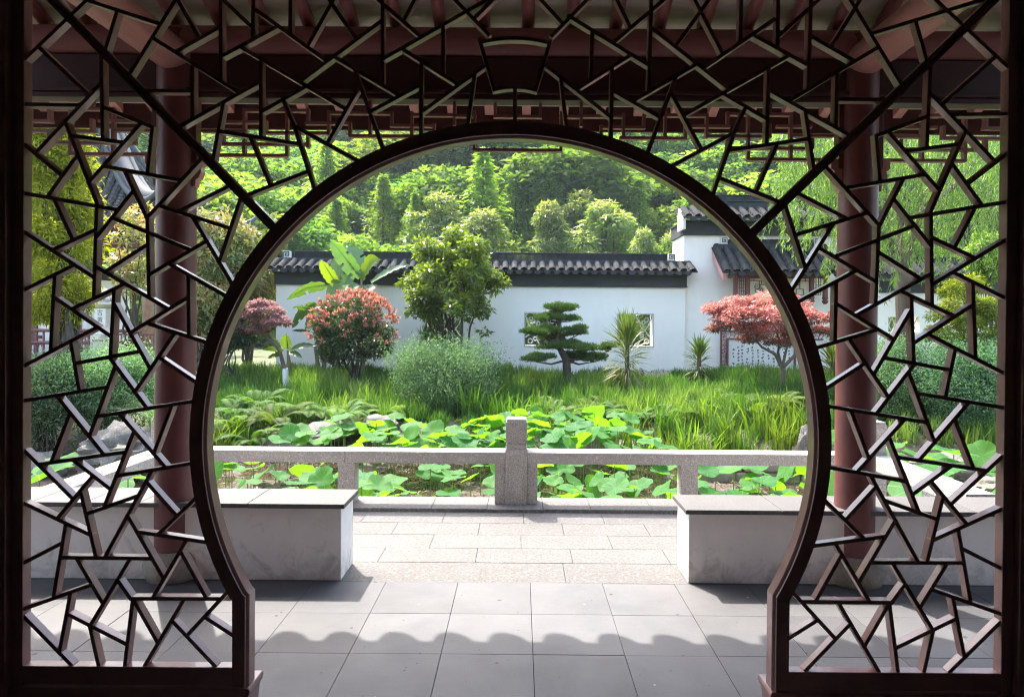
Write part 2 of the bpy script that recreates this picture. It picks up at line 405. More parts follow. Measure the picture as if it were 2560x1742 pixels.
for j, (ya, yb) in enumerate(rows):
    wv = 0.66 if j else 3.2
    k = -6
    while True:
        x0 = offs[j] + k * wv; x1 = x0 + wv; k += 1
        if x0 > 3.2: break
        if x1 < -3.2: continue
        x0 = max(x0, -3.30); x1 = min(x1, 3.30)
        o = MB().box(x0 + .0015, x1 - .0015, ya + .0015, yb - .0015, -0.05, 0.0).obj('granite_slab', M_gran, te, 0.002)
        o.location.z = rngT.uniform(-.001, .001) 
kb = empty('kerb'); tag(kb, kind='structure')
xs = [-3.30, -2.35, -1.55, -0.75, -0.27, 0.21, 0.62, 1.15, 2.0, 2.7, 3.30]
for a, b_ in zip(xs[:-1], xs[1:]):
    ctr = a < -0.1 < b_ or a < 0 < b_
    MB().box(a + .0015, b_ - .0015, 5.666 if not (a == -0.27) else 5.655, 6.05, -0.05, 0.03).obj('kerb_stone', M_kerb, kb, 0.004)
for sgn in (-1, 1):
    for q in range(3):
        y0 = 4.5 + q * 0.385
        MB().box(min(sgn*2.95, sgn*3.30) , max(sgn*2.95, sgn*3.30), y0, y0 + 0.382, -0.04, 0.028).obj('kerb_stone', M_kerb, kb, 0.004)

# ------------------------------------------------------------------ the moon gate screen
D = 2.63
gate = empty('moon_gate', (-0.034, D, 0), 'dark lacquered wooden moon gate screen with cracked ice lattice around a round opening', 'moon gate')
def gchild(mb, name, mat=M_lacq, bevel=0.0, smooth=None, label=None):
    o = mb.obj(name, mat, gate, bevel, smooth); o.matrix_parent_inverse = Matrix.Translation((0.034, -D, 0))
    if label: o['label'] = label
    return o
RC = Vector((-0.034, 1.140)); RO, RI = 1.2725, 1.206
stn = []
a0 = math.asin((0.53 - RC.y) / RI)
stn.append(((1.012, 0.165), (1.078, 0.165))); stn.append(((1.013, 0.534), (1.079, 0.521)))
NA = 110
for i in range(NA + 1):
    a = (a0 + 0.012) + (math.pi - 2 * a0 - 0.024) * i / NA
    d = Vector((math.cos(a), math.sin(a))); stn.append((tuple(RC + d * RI), tuple(RC + d * RO)))
stn.append(((-1.068, 0.528), (-1.134, 0.515))); stn.append(((-1.068, 0.165), (-1.132, 0.165)))
prof = [(1.0, 0.0), (0.30, 0.0), (0.28, -0.006), (0.19, -0.006), (0.16, 0.0), (0.10, 0.002), (0.0, 0.009), (0.0, 0.064), (1.0, 0.064)]
vs = []; fs = []; m = len(prof)
for pi, po in stn:
    for t, y in prof: vs.append((pi[0] + (po[0] - pi[0]) * t, D + y, pi[1] + (po[1] - pi[1]) * t))
for i in range(len(stn) - 1):
    for k in range(m): fs.append((i*m+k, i*m+(k+1) % m, (i+1)*m+(k+1) % m, (i+1)*m+k))
fs.append(tuple(range(m))); fs.append(tuple((len(stn)-1)*m + k for k in reversed(range(m))))
gchild(MB().add(vs, fs), 'round_frame', smooth=35)
LB = [[-1.865,2.884,-0.982,1.989],[-1.964,2.645,-1.718,2.881],[-1.914,2.693,-1.712,2.502],[-1.718,2.876,-1.431,2.785],[-1.376,2.874,-1.56,2.575],[-1.603,2.837,-1.653,2.669],[-1.663,2.554,-1.925,2.272],[-1.666,2.682,-1.659,2.329],[-1.362,2.879,-1.277,2.729],[-1.193,2.88,-1.191,2.562],[-1.463,2.732,-1.117,2.515],[-1.192,2.777,-1.372,2.675],[-1.033,2.563,-1.364,2.376],[-0.965,2.782,-1.192,2.659],[-1.116,2.7,-0.695,2.455],[-1.034,2.652,-1.032,2.341],[-1.065,2.881,-1.067,2.726],[-1.18,2.88,-1.066,2.773],[-1.051,2.842,-0.771,2.644],[-0.917,2.882,-0.918,2.748],[-0.756,2.871,-0.85,2.7],[-0.762,2.883,-0.655,2.731],[-0.557,2.805,-0.879,2.563],[-0.851,2.546,-1.033,2.442],[-0.745,2.664,-0.482,2.51],[-0.664,2.616,-0.55,2.303],[-0.641,2.552,-0.771,2.319],[-0.945,2.492,-0.901,2.39],[-0.901,2.39,-0.819,2.142],[-0.9,2.388,-0.649,2.254],[-1.201,2.366,-0.877,2.317],[-1.181,2.479,-1.224,2.234],[-1.076,2.347,-0.993,2.151],[-1.1,2.108,-0.841,2.211],[-0.554,2.885,-0.552,2.551],[-0.576,2.893,-0.398,2.742],[-0.428,2.886,-0.465,2.813],[-0.215,2.848,-0.553,2.653],[-0.264,2.887,-0.132,2.753],[-0.12,2.888,-0.185,2.823],[-0.314,2.791,-0.312,2.594],[-0.477,2.697,-0.25,2.555],[-0.399,2.648,-0.399,2.359],[-0.14,2.637,-0.399,2.446],[-0.187,2.602,-0.214,2.4],[-0.399,2.555,-0.602,2.445],[-1.964,2.465,-1.748,2.463],[-1.508,2.522,-1.303,2.523],[-1.304,2.633,-1.303,2.411],[-1.661,2.458,-1.462,2.379],[-1.462,2.379,-1.481,2.194],[-1.506,2.396,-1.713,2.159],[-1.808,2.399,-1.681,2.077],[-1.786,2.344,-1.574,2.318],[-1.964,2.304,-1.816,2.183],[-1.756,2.268,-1.877,2.098],[-1.964,2.113,-1.596,2.051],[-1.534,2.129,-1.685,1.936],[-1.573,2.21,-1.482,2.02],[-1.656,2.224,-1.346,2.17],[-1.257,2.268,-1.482,2.02],[-1.437,2.07,-1.15,1.981],[-1.146,2.155,-1.361,2.046],[-1.108,2.105,-1.194,1.847],[-1.302,2.028,-1.143,1.763],[-1.62,2.02,-1.306,1.894],[-1.244,1.931,-1.474,1.794],[-1.396,1.841,-1.169,1.715],[-1.48,2.016,-1.472,1.704],[-1.478,1.916,-1.648,1.805],[-1.689,1.829,-1.394,1.659],[-1.682,2.065,-1.692,1.699],[-1.684,1.972,-1.855,1.89],[-1.85,2.094,-1.773,1.929],[-1.964,1.959,-1.69,1.783],[-1.767,1.833,-1.964,1.733],[-1.846,1.793,-1.862,1.487],[-1.851,1.705,-1.621,1.549],[-1.568,1.759,-1.78,1.657],[-1.611,1.739,-1.625,1.469],[-1.614,1.683,-1.466,1.42],[-1.315,1.708,-1.547,1.564],[-1.316,1.796,-1.313,1.551],[-1.483,1.604,-1.245,1.53],[-1.367,1.568,-1.527,1.33],[-1.433,1.469,-1.285,1.371],[-1.676,1.587,-1.964,1.432],[-1.783,1.529,-1.747,1.33],[-1.767,1.442,-1.507,1.492],[-1.625,1.461,-1.479,1.265],[-1.964,1.293,-1.634,1.35],[-1.604,1.433,-1.706,1.151],[-1.677,1.232,-1.297,1.295],[-1.839,1.315,-1.647,1.079],[-1.783,1.246,-1.859,1.047],[-1.964,1.093,-1.77,0.902],[-1.91,1.039,-1.562,1.092],[-1.592,1.246,-1.404,1.031],[-1.53,1.175,-1.65,0.868],[-1.378,1.281,-1.451,1.084],[-1.6,0.996,-1.303,1.048],[-1.773,1.06,-1.621,0.943],[-1.691,0.998,-1.835,0.823],[-1.964,0.884,-1.7,0.76],[-1.742,0.937,-1.679,0.67],[-1.72,0.843,-1.513,0.918],[-1.457,1.021,-1.646,0.67],[-1.482,0.975,-1.358,0.838],[-1.285,0.909,-1.434,0.764],[-1.554,0.841,-1.408,0.589],[-1.516,0.775,-1.241,0.736],[-1.822,0.67,-1.454,0.669],[-1.799,0.806,-1.848,0.507],[-1.964,0.649,-1.812,0.729],[-1.317,0.747,-1.455,0.509],[-1.759,0.67,-1.651,0.486],[-1.543,0.669,-1.701,0.401],[-1.964,0.465,-1.696,0.563],[-1.593,0.584,-1.54,0.509],[-1.54,0.509,-1.181,0.511],[-1.344,0.701,-1.238,0.511],[-1.155,0.539,-1.318,0.361],[-1.532,0.508,-1.431,0.331],[-1.533,0.5,-1.563,0.241],[-1.327,0.51,-1.484,0.241],[-1.378,0.423,-1.204,0.241],[-1.246,0.439,-1.132,0.366],[-1.778,0.533,-1.823,0.29],[-1.794,0.447,-1.553,0.326],[-1.703,0.399,-1.667,0.241],[-1.964,0.433,-1.775,0.241]]
RB = [[1.828,2.872,0.92,1.982],[1.92,2.643,1.675,2.866],[1.875,2.684,1.662,2.492],[1.675,2.862,1.379,2.769],[1.324,2.857,1.509,2.559],[1.555,2.823,1.605,2.653],[1.613,2.542,1.88,2.267],[1.617,2.665,1.606,2.32],[1.31,2.861,1.221,2.713],[1.139,2.861,1.133,2.548],[1.41,2.718,1.057,2.501],[1.137,2.76,1.316,2.66],[0.976,2.546,1.309,2.363],[0.91,2.763,1.135,2.642],[1.059,2.683,0.641,2.442],[0.977,2.636,0.972,2.329],[1.011,2.862,1.011,2.709],[1.126,2.861,1.011,2.755],[0.996,2.823,0.716,2.628],[0.864,2.862,0.863,2.73],[0.705,2.851,0.795,2.683],[0.712,2.863,0.605,2.713],[0.508,2.788,0.822,2.546],[0.795,2.531,0.974,2.429],[0.692,2.646,0.436,2.495],[0.612,2.599,0.501,2.294],[0.589,2.537,0.715,2.307],[0.887,2.478,0.843,2.376],[0.843,2.376,0.761,2.134],[0.843,2.376,0.599,2.244],[1.14,2.354,0.819,2.305],[1.122,2.466,1.162,2.219],[1.015,2.335,0.931,2.14],[1.039,2.098,0.783,2.198],[0.509,2.865,0.503,2.535],[0.53,2.873,0.357,2.725],[0.387,2.866,0.427,2.785],[0.183,2.83,0.505,2.636],[0.23,2.868,0.116,2.75],[0.094,2.87,0.154,2.806],[0.277,2.773,0.274,2.579],[0.432,2.68,0.215,2.541],[0.357,2.632,0.355,2.352],[0.085,2.642,0.356,2.432],[0.154,2.588,0.178,2.395],[0.356,2.54,0.551,2.431],[1.92,2.458,1.699,2.453],[1.459,2.51,1.245,2.51],[1.247,2.618,1.244,2.399],[1.61,2.447,1.405,2.368],[1.405,2.368,1.422,2.185],[1.451,2.386,1.66,2.152],[1.76,2.391,1.625,2.071],[1.737,2.338,1.52,2.308],[1.92,2.299,1.766,2.178],[1.705,2.26,1.828,2.094],[1.92,2.11,1.537,2.044],[1.475,2.12,1.629,1.931],[1.516,2.201,1.422,2.013],[1.602,2.217,1.285,2.161],[1.198,2.254,1.422,2.013],[1.376,2.063,1.086,1.972],[1.086,2.144,1.297,2.038],[1.045,2.096,1.13,1.84],[1.239,2.02,1.079,1.757],[1.562,2.014,1.243,1.888],[1.181,1.924,1.413,1.789],[1.334,1.835,1.104,1.709],[1.419,2.008,1.41,1.699],[1.416,1.91,1.59,1.802],[1.632,1.826,1.332,1.655],[1.626,2.06,1.635,1.697],[1.628,1.968,1.804,1.886],[1.801,2.09,1.719,1.926],[1.92,1.959,1.633,1.781],[1.714,1.831,1.92,1.732],[1.794,1.792,1.809,1.489],[1.799,1.704,1.561,1.547],[1.508,1.755,1.726,1.656],[1.552,1.735,1.565,1.469],[1.554,1.682,1.405,1.42],[1.251,1.703,1.486,1.562],[1.252,1.79,1.25,1.548],[1.422,1.601,1.178,1.527],[1.304,1.565,1.467,1.331],[1.372,1.468,1.218,1.366],[1.619,1.585,1.92,1.433],[1.729,1.53,1.691,1.332],[1.712,1.443,1.445,1.49],[1.565,1.461,1.418,1.266],[1.92,1.296,1.576,1.35],[1.544,1.433,1.65,1.155],[1.62,1.234,1.229,1.295],[1.786,1.317,1.589,1.083],[1.728,1.248,1.807,1.052],[1.92,1.101,1.717,0.908],[1.86,1.044,1.503,1.095],[1.533,1.247,1.344,1.034],[1.47,1.176,1.594,0.874],[1.315,1.282,1.391,1.086],[1.542,0.999,1.235,1.052],[1.72,1.064,1.564,0.947],[1.637,1.002,1.784,0.829],[1.92,0.892,1.647,0.765],[1.688,0.942,1.626,0.676],[1.666,0.849,1.455,0.922],[1.397,1.024,1.593,0.676],[1.423,0.979,1.3,0.842],[1.219,0.919,1.377,0.769],[1.498,0.846,1.354,0.596],[1.46,0.78,1.174,0.74],[1.773,0.677,1.399,0.675],[1.748,0.812,1.802,0.516],[1.92,0.657,1.762,0.735],[1.26,0.752,1.401,0.517],[1.709,0.677,1.6,0.495],[1.489,0.675,1.653,0.409],[1.92,0.476,1.646,0.57],[1.54,0.592,1.487,0.517],[1.487,0.517,1.128,0.518],[1.287,0.707,1.184,0.518],[1.095,0.553,1.267,0.369],[1.479,0.515,1.381,0.34],[1.48,0.507,1.516,0.241],[1.274,0.518,1.44,0.241],[1.326,0.431,1.148,0.241],[1.194,0.446,1.079,0.372],[1.729,0.542,1.779,0.3],[1.747,0.456,1.504,0.335],[1.655,0.411,1.619,0.241],[1.92,0.441,1.721,0.241]]
for side, bars in ((0, LB), (1, RB)):
    for i, (x0, z0, x1, z1) in enumerate(bars):
        a = Vector((x0, z0)); b_ = Vector((x1, z1))
        for p_, q_ in ((a, b_), (b_, a)):
            if p_.y > 2.845:
                dd = (p_ - q_).normalized(); k = (2.965 - p_.y) / max(dd.y, 0.3); p_ += dd * k
        y0 = D + 0.004 + (i % 9) * 0.00045 + side * 0.0002; y1 = y0 + 0.034 + (i % 5) * 0.0006
        mb = MB()
        if i == 0:
            n = Vector((-(b_ - a).y, (b_ - a).x)).normalized() * 0.0105
            mb.bar(a + n, b_ + n, 0.014, y0 - 0.002, y1 + .004, 0.004); mb.bar(a - n, b_ - n, 0.014, y0 - 0.0018, y1 + .004, 0.004); mb.bar(a, b_, 0.009, y0 + 0.008, y1, 0.0)
        else: mb.bar(a, b_, 0.0155, y0, y1, 0.0055)
        gchild(mb, 'lattice_bar', bevel=0.0012)
# cartouche at the top of the ring
def arcpts(x0, x1, z, sag, n=12): return [(x0 + (x1 - x0) * i / n, z + sag * (1 - (2 * i / n - 1) ** 2)) for i in range(n + 1)]
for (xa, xb, z, sag) in ((-0.166, 0.108, 2.722, 0.018), (-0.112, 0.058, 2.536, 0.012)):
    up_ = arcpts(xa, xb, z + .0078, sag); lo_ = arcpts(xa, xb, z - .0078, sag)
    mb = MB(); n = len(up_)
    for i in range(n - 1): mb.prism([lo_[i], lo_[i+1], up_[i+1], up_[i]], D + .003, D + .038)
    gchild(mb, 'curved_bar')
for a, b_ in (((-0.17, 2.737), (-0.108, 2.533)), ((0.112, 2.735), (0.053, 2.533)), ((-0.027, 2.545), (-0.027, 2.405))):
    gchild(MB().bar(a, b_, 0.0155, D + .0045, D + .039, 0.004), 'lattice_bar', bevel=.0012)
# stiles, rails, foot
for s, xi in ((-1, -1.964), (1, 1.920)):
    xo = xi + s * 0.045
    gchild(MB().box(min(xi, xo), max(xi, xo), D - .002, D + .045, 0.15, 3.0), 'stile', bevel=.003)
    xp = xo + s * 0.004; xq = xp + s * 0.33
    gchild(MB().box(min(xp, xq), max(xp, xq), D - .03, D + .09, 0.0, 3.4), 'door_post', bevel=.006)
    pi = -1.132 if s < 0 else 1.078
    gchild(MB().box(min(xi, pi), max(xi, pi), D - .001, D + .045, 0.168, 0.241), 'bottom_rail', bevel=.003)
    gchild(MB().box(min(xp, pi - s * 0.018), max(xp, pi - s * 0.018), D - .012, D + .075, 0.0, 0.16), 'base_board', bevel=.004)
    e = -1.068 if s < 0 else 1.013
    ft = [(0.05, 0.0), (0.004, 0.0), (0.008, 0.06), (0.002, 0.115), (-0.010, 0.14), (-0.012, 0.155), (-0.006, 0.164), (0.05, 0.164)]
    gchild(MB().prism([(e + s * px_, pz) for px_, pz in ft], D - .014, D + .13), 'foot', bevel=.004)
gchild(MB().box(-1.97, 1.925, D - .002, D + .05, 2.955, 3.05), 'top_rail', bevel=.003)
ring_pieces = gate

# ------------------------------------------------------------------ the pavilion we stand in
pav = empty('pavilion', (0, 2, 0), 'dark red timber pavilion sheltering the moon gate, with round columns, beams and fretwork', 'pavilion')
def pc(mb, name, mat, bevel=0.0, smooth=None, parent=None):
    o = mb.obj(name, mat, parent or pav, bevel, smooth)
    if parent is None: o.matrix_parent_inverse = Matrix.Translation((0, -2, 0))
    return o
AX = -0.024
CYL = 4.21
cols = []
for x in (AX - 2.155, AX + 2.155, AX - 4.55, AX + 4.55):
    c_ = pc(MB().lathe([(0.119, 0.15), (0.1185, 1.5), (0.115, 3.0), (0.114, 3.42)], 32, (x, CYL)), 'column', M_red, smooth=40)
    s_ = MB().lathe([(0.12, -0.02), (0.155, 0.0), (0.175, 0.045), (0.181, 0.09), (0.172, 0.135), (0.15, 0.165), (0.118, 0.178)], 32, (x, CYL - .005)).obj('drum_stone', M_drum, c_, smooth=60)
    cols.append(c_)
# beams along the eave line
pc(MB().tube([(-5.4, CYL, 3.374), (5.4, CYL, 3.374)], 0.096, 24), 'purlin', M_beam, smooth=40)
pc(MB().box(-5.4, 5.4, CYL - .045, CYL + .045, 3.068, 3.275), 'beam_board', M_redd, .006)
pc(MB().box(-5.4, 5.4, CYL - .07, CYL + .07, 3.040, 3.066), 'beam_moulding', M_redd, .006)
pc(MB().box(-5.4, 5.4, CYL - .055, CYL + .055, 3.006, 3.038), 'beam_moulding', M_redd, .006)
for s in (-1, 1):
    x = AX + s * 2.155
    pc(MB().tube([(x, 2.72, 3.272), (x, 4.17, 3.272), (x, 4.20, 3.272)], [0.108, 0.108, 0.085], 28), 'tie_log', M_redl, smooth=50)
# hanging fretwork between the columns
FR = [[-1.748,2.943,-1.341,2.943],[-1.361,2.865,-1.092,2.865],[-1.876,2.869,-1.661,2.869],[-1.62,2.803,-1.216,2.803],[-1.217,2.932,-0.82,2.932],[-0.826,2.854,-0.55,2.854],[-1.085,2.787,-0.671,2.787],[-2.014,2.811,-1.741,2.811],[-1.882,2.73,-1.34,2.73],[-2.003,2.66,-1.478,2.66],[-0.692,2.922,-0.41,2.922],[-1.348,2.954,-1.348,2.877],[-1.748,2.951,-1.748,2.662],[-1.217,2.942,-1.217,2.794],[-0.82,2.938,-0.82,2.861],[-0.692,2.939,-0.692,2.791],[-1.082,2.869,-1.082,2.787],[-1.882,2.789,-1.882,2.73],[-1.347,2.793,-1.347,2.712],[-1.479,2.946,-1.479,2.658],[-1.614,2.878,-1.614,2.801],[-0.955,3.004,-0.955,2.789],[-1.614,3.019,-1.614,2.952],[-0.551,2.866,-0.551,2.791],[-0.301,2.705,-0.026,2.705],[-0.415,2.918,-0.29,2.918],[-0.173,2.916,-0.026,2.916],[-0.298,2.947,-0.298,2.705],[-0.424,3.0,-0.424,2.86],[-0.166,2.994,-0.166,2.916]]
def fret(segs, x_off, sgn, name):
    g = bpy.data.objects.new(name, None); COL.objects.link(g); g.parent = pav; g.matrix_parent_inverse = Matrix.Translation((0, -2, 0)); g.empty_display_size = .1
    for i, (x0, z0, x1, z1) in enumerate(segs):
        a = (x_off + sgn * (x0 - AX), z0); b_ = (x_off + sgn * (x1 - AX), z1)
        y0 = CYL - .02 + (i % 8) * .0004
        MB().bar(a, b_, 0.0185, y0, y0 + 0.036, .004).obj('fret_bar', M_beam, g, .001)
    return g
fret(FR, AX, 1, 'fretwork'); fret(FR, AX, -1, 'fretwork')
side_segs = [s for s in FR if max(s[0], s[2]) < -1.0]
for s in (-1, 1):
    # the same pattern starts again beyond the columns
    st_ = AX + s * 2.285
    fret([(st_ + s * (x0 + 2.015), z0, st_ + s * (x1 + 2.015), z1) for x0, z0, x1, z1 in FR if max(x0, x1) < -.3], AX, 1, 'fretwork')
# little carved drops beside the columns
drop = [(0, 0), (0.075, 0.0), (0.075, -0.06), (0.052, -0.075), (0.058, -0.11), (0.042, -0.15), (0.025, -0.16), (0.02, -0.20), (0.0, -0.205)]
for x in (AX - 2.155, AX + 2.155):
    for s in (-1, 1):
        e = x + s * 0.112
        pc(MB().box(min(e, e + s * .028), max(e, e + s * .028), CYL - .035, CYL + .035, 2.60, 3.006), 'fret_post', M_red, .003)
        pc(MB().prism([(e + s * px_, 2.66 + pz) for px_, pz in drop], CYL - .03, CYL + .03), 'carved_drop', M_redl, .004)
# rafters, boards, eave
S = 0.44
def rz(y): return 3.515 + (CYL - y) * S
RS = 0.2785
for k in range(-17, 18):
    x = AX + 0.06 + k * RS
    pc(MB().tube([(x, CYL + .35, rz(CYL + .35)), (x, 1.0, rz(1.0))], 0.041, 12), 'rafter', M_raft, smooth=40)
    zt = rz(CYL + .30) + .02
    pc(MB().add([(x - .033, CYL + .25, zt), (x + .033, CYL + .25, zt), (x + .033, 5.01, 3.175), (x - .033, 5.01, 3.175),
                 (x - .033, CYL + .25, zt + .07), (x + .033, CYL + .25, zt + .07), (x + .033, 5.01, 3.245), (x - .033, 5.01, 3.245)],
                [(0,3,2,1),(4,5,6,7),(0,1,5,4),(1,2,6,5),(2,3,7,6),(3,0,4,7)]), 'flying_rafter', M_redl, .003)
pc(MB().add([(-5.6, CYL + .33, rz(CYL + .33) + .042), (5.6, CYL + .33, rz(CYL + .33) + .042), (5.6, 1.0, rz(1.0) + .042), (-5.6, 1.0, rz(1.0) + .042),
             (-5.6, CYL + .33, rz(CYL + .33) + .12), (5.6, CYL + .33, rz(CYL + .33) + .12), (5.6, 1.0, rz(1.0) + .12), (-5.6, 1.0, rz(1.0) + .12)],
            [(0,3,2,1),(4,5,6,7),(0,1,5,4),(1,2,6,5),(2,3,7,6),(3,0,4,7)]), 'ceiling_board', M_board)
zb = rz(CYL + .33) + .085
pc(MB().add([(-5.6, CYL + .28, zb + .03), (5.6, CYL + .28, zb + .03), (5.6, 5.02, 3.247), (-5.6, 5.02, 3.247), (-5.6, CYL + .28, zb + .1), (5.6, CYL + .28, zb + .1), (5.6, 5.02, 3.30), (-5.6, 5.02, 3.30)],
            [(0,3,2,1),(4,5,6,7),(0,1,5,4),(1,2,6,5),(2,3,7,6),(3,0,4,7)]), 'soffit_board', M_board)
pc(MB().box(-5.6, 5.6, 5.022, 5.05, 3.062, 3.30), 'fascia', M_redd, .004)
# rear slope and closed unseen room behind the camera
pc(MB().add([(-5.6, 1.0, rz(1.0) + .12), (5.6, 1.0, rz(1.0) + .12), (5.6, -3.4, 3.3), (-5.6, -3.4, 3.3), (-5.6, 1.0, rz(1.0) + .04), (5.6, 1.0, rz(1.0) + .04), (5.6, -3.4, 3.2), (-5.6, -3.4, 3.2)],
            [(0,1,2,3),(7,6,5,4),(0,4,5,1),(1,5,6,2),(2,6,7,3),(3,7,4,0)]), 'rear_roof', M_dark)
pc(MB().box(-4.7, 4.7, -3.2, -3.05, 0, 3.35), 'rear_wall', M_inner)
for s in (-1, 1):
    pc(MB().box(min(s*4.55, s*4.7), max(s*4.55, s*4.7), -3.05, 2.6, 0, 4.6), 'side_wall', M_inner)
    e = 2.34 if s > 0 else 2.34
    pc(MB().box(min(s*2.352, s*4.7), max(s*2.352, s*4.7), 2.605, 2.70, 0, 3.41), 'screen_wall', M_dark)
pc(MB().box(-4.7, 4.7, 2.605, 2.70, 3.41, 4.28), 'screen_wall', M_dark)
# eave tiles
HW = 0.108
tongue = [(-HW, 0.02), (-HW, -0.03)] + [(HW * math.cos(math.pi + t * math.pi / 10), -0.03 + 0.165 * math.sin(math.pi + t * math.pi / 10)) for t in range(1, 10)] + [(HW, -0.03), (HW, 0.02)]
dm = MB().prism(tongue, -.007, .007).mesh('drip_tile', M_rtile)
vs = []; fs = []
for i in range(2):
    for k in range(9):
        a = math.pi * k / 8
        for rr in (0.082, 0.066): vs.append((rr * math.cos(a), -0.02 + i * 0.5, rr * math.sin(a)))
for k in range(8):
    fs += [(2*k, 2*k+2, 20-2+2*k+2 - 0, 18+2*k) if False else (2*k, 2*k+2, 18+2*k+2, 18+2*k), (2*k+1, 18+2*k+1, 18+2*k+3, 2*k+3), (2*k, 2*k+1, 2*k+3, 2*k+2), (18+2*k, 18+2*k+2, 18+2*k+3, 18+2*k+1)]
cm = MB().add(vs, fs).mesh('eave_cover_tile', M_rtile, smooth=40)
ang = math.atan(0.43)
for k in range(-19, 20):
    x = AX + 0.01 + k * RS
    o = link('drip_tile', dm, pav, (x, 3.10, 3.285), (R(20), 0, 0))
    o = link('cover_tile', cm, pav, (x + RS / 2, 3.06, 3.33), (math.pi - ang, 0, 0))
    o.rotation_euler = (0, 0, math.pi); o.rotation_euler = Euler((ang, 0, math.pi))
pc(MB().add([(-5.6, 5.09, 3.302), (5.6, 5.09, 3.302), (5.6, 1.0, rz(1.0) + .13), (-5.6, 1.0, rz(1.0) + .13), (-5.6, 5.09, 3.33), (5.6, 5.09, 3.33), (5.6, 1.0, rz(1.0) + .2), (-5.6, 1.0, rz(1.0) + .2)],
            [(0,3,2,1),(4,5,6,7),(0,1,5,4),(1,2,6,5),(2,3,7,6),(3,0,4,7)]), 'tile_bed', M_rtile)

# ------------------------------------------------------------------ benches
for s, nm in ((-1, 'left'), (1, 'right')):
    xe = -1.107 if s < 0 else 1.064
    far = s * 4.4
    b_ = empty('stone_bench', (s * 2.4, 4.3, 0), 'low white plastered bench wall with grey slab seat, %s of the gate opening' % nm, 'bench', 'bench walls between the columns')
    inv = Matrix.Translation((-s * 2.4, -4.3, 0))
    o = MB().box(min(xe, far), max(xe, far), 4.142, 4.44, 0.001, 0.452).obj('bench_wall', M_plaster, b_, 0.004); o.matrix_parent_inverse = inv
    x = xe - s * 0.03; k = 0
    while abs(x) < 4.3:
        wd = 0.60 if k == 0 else (0.335 if s < 0 else 0.40)
        x2 = x + s * wd
        z1 = 0.489 - (0.018 if s > 0 else 0)
        o = MB().box(min(x, x2) + .0012, max(x, x2) - .0012, 4.10, 4.475, z1 - 0.03 + rngT.uniform(-.001, .001), z1).obj('seat_slab', M_cap, b_, 0.006); o.matrix_parent_inverse = inv
        x = x2; k += 1
    if s > 0:
        for ch in b_.children:
            if ch.name.startswith('bench_wall'): ch.scale.z = 0.441 / 0.452

# ------------------------------------------------------------------ stone railing round the terrace
RT, RBm = 0.487, 0.386
ra = empty('stone_railing', (0, 5.9, 0.03), 'granite railing along the pond with carved centre post and square balusters', 'railing')
def rc(mb, name, bevel=.005, parent=None, mat=M_granr):
    o = mb.obj(name, mat, parent or ra, bevel); return o
inv = Matrix.Translation((0, -5.9, -0.03))
def rch(mb, name, bevel=.005):
    o = mb.obj(name, M_granr, ra, bevel); o.matrix_parent_inverse = inv; return o
YR0, YR1 = 5.80, 5.995
PXC = -0.024
xl = [-3.02, -1.520, PXC - 0.097]
for a, b_ in zip(xl[:-1], xl[1:]): rch(MB().box(a + .001, b_ - .001, YR0, YR1, RBm, RT), 'handrail')
xr = [PXC + 0.097, 1.495, 3.02]
for a, b_ in zip(xr[:-1], xr[1:]): rch(MB().box(a + .001, b_ - .001, YR0, YR1, RBm, RT), 'handrail')
for x in (-1.51, 1.495): rch(MB().box(x - .075, x + .075, YR0 + .01, YR0 + .15, 0.03, RBm - .001), 'baluster')
def newel(x, y, par, inv_, panel=True):
    c_ = MB().box(x - .094, x + .094, y - .094, y + .094, 0.031, 0.515).obj('newel_post', M_granr, par, .006); c_.matrix_parent_inverse = inv_
    n_ = MB().box(x - .089, x + .089, y - .089, y + .089, 0.5145, 0.556); n_.box(x - .084, x + .084, y - .084, y + .084, 0.555, 0.565); n_.box(x - .091, x + .091, y - .091, y + .091, 0.564, 0.585)
    h = n_.obj('neck', M_granr, c_, .003)
    h = MB().box(x - .094, x + .094, y - .094, y + .094, 0.5845, 0.752).obj('post_head', M_granr, c_, .006)
    h = MB().box(x - .086, x + .086, y - .086, y + .086, 0.7515, 0.775).obj('post_cap', M_granr, c_, .006)
    if panel:
        def oct_(w_, z0, z1, q): return [(x - w_ + q, z0), (x + w_ - q, z0), (x + w_ - q, z0 + q), (x + w_, z0 + q), (x + w_, z1 - q), (x + w_ - q, z1 - q), (x + w_ - q, z1), (x - w_ + q, z1), (x - w_ + q, z1 - q), (x - w_, z1 - q), (x - w_, z0 + q), (x - w_ + q, z0 + q)]
        MB().prism(oct_(.062, .085, .455, .018), y - .104, y - .092).obj('carved_panel', M_granr, c_, .002)
        MB().prism(oct_(.062, .62, .728, .02), y - .104, y - .092).obj('carved_panel', M_granr, c_, .002)
    return c_
newel(PXC, YR0 + .094, ra, inv)
for s in (-1, 1):
    e = PXC + s * .095; f_ = PXC + s * .188
    rch(MB().box(min(e, f_) + .001, max(e, f_), YR0 + .018, YR0 + .17, 0.03, RBm - .001), 'flank_block')
for s in (-1, 1):
    sr = empty('stone_railing', (s * 3.12, 5.2, 0.03), 'granite side railing running back towards the %s bench' % ('left' if s < 0 else 'right'), 'railing')
    iv = Matrix.Translation((-s * 3.12, -5.2, -0.03))
    newel(s * 3.12, YR0 + .09, sr, iv, False)
    o = MB().box(s * 3.12 - .1, s * 3.12 + .1, 4.48, YR0 - .004, RBm, RT).obj('handrail', M_granr, sr, .005); o.matrix_parent_inverse = iv
    for y in (4.95,):
        o = MB().box(s * 3.12 - .07, s * 3.12 + .07, y - .075, y + .075, 0.028, RBm - .001).obj('baluster', M_granr, sr, .005); o.matrix_parent_inverse = iv
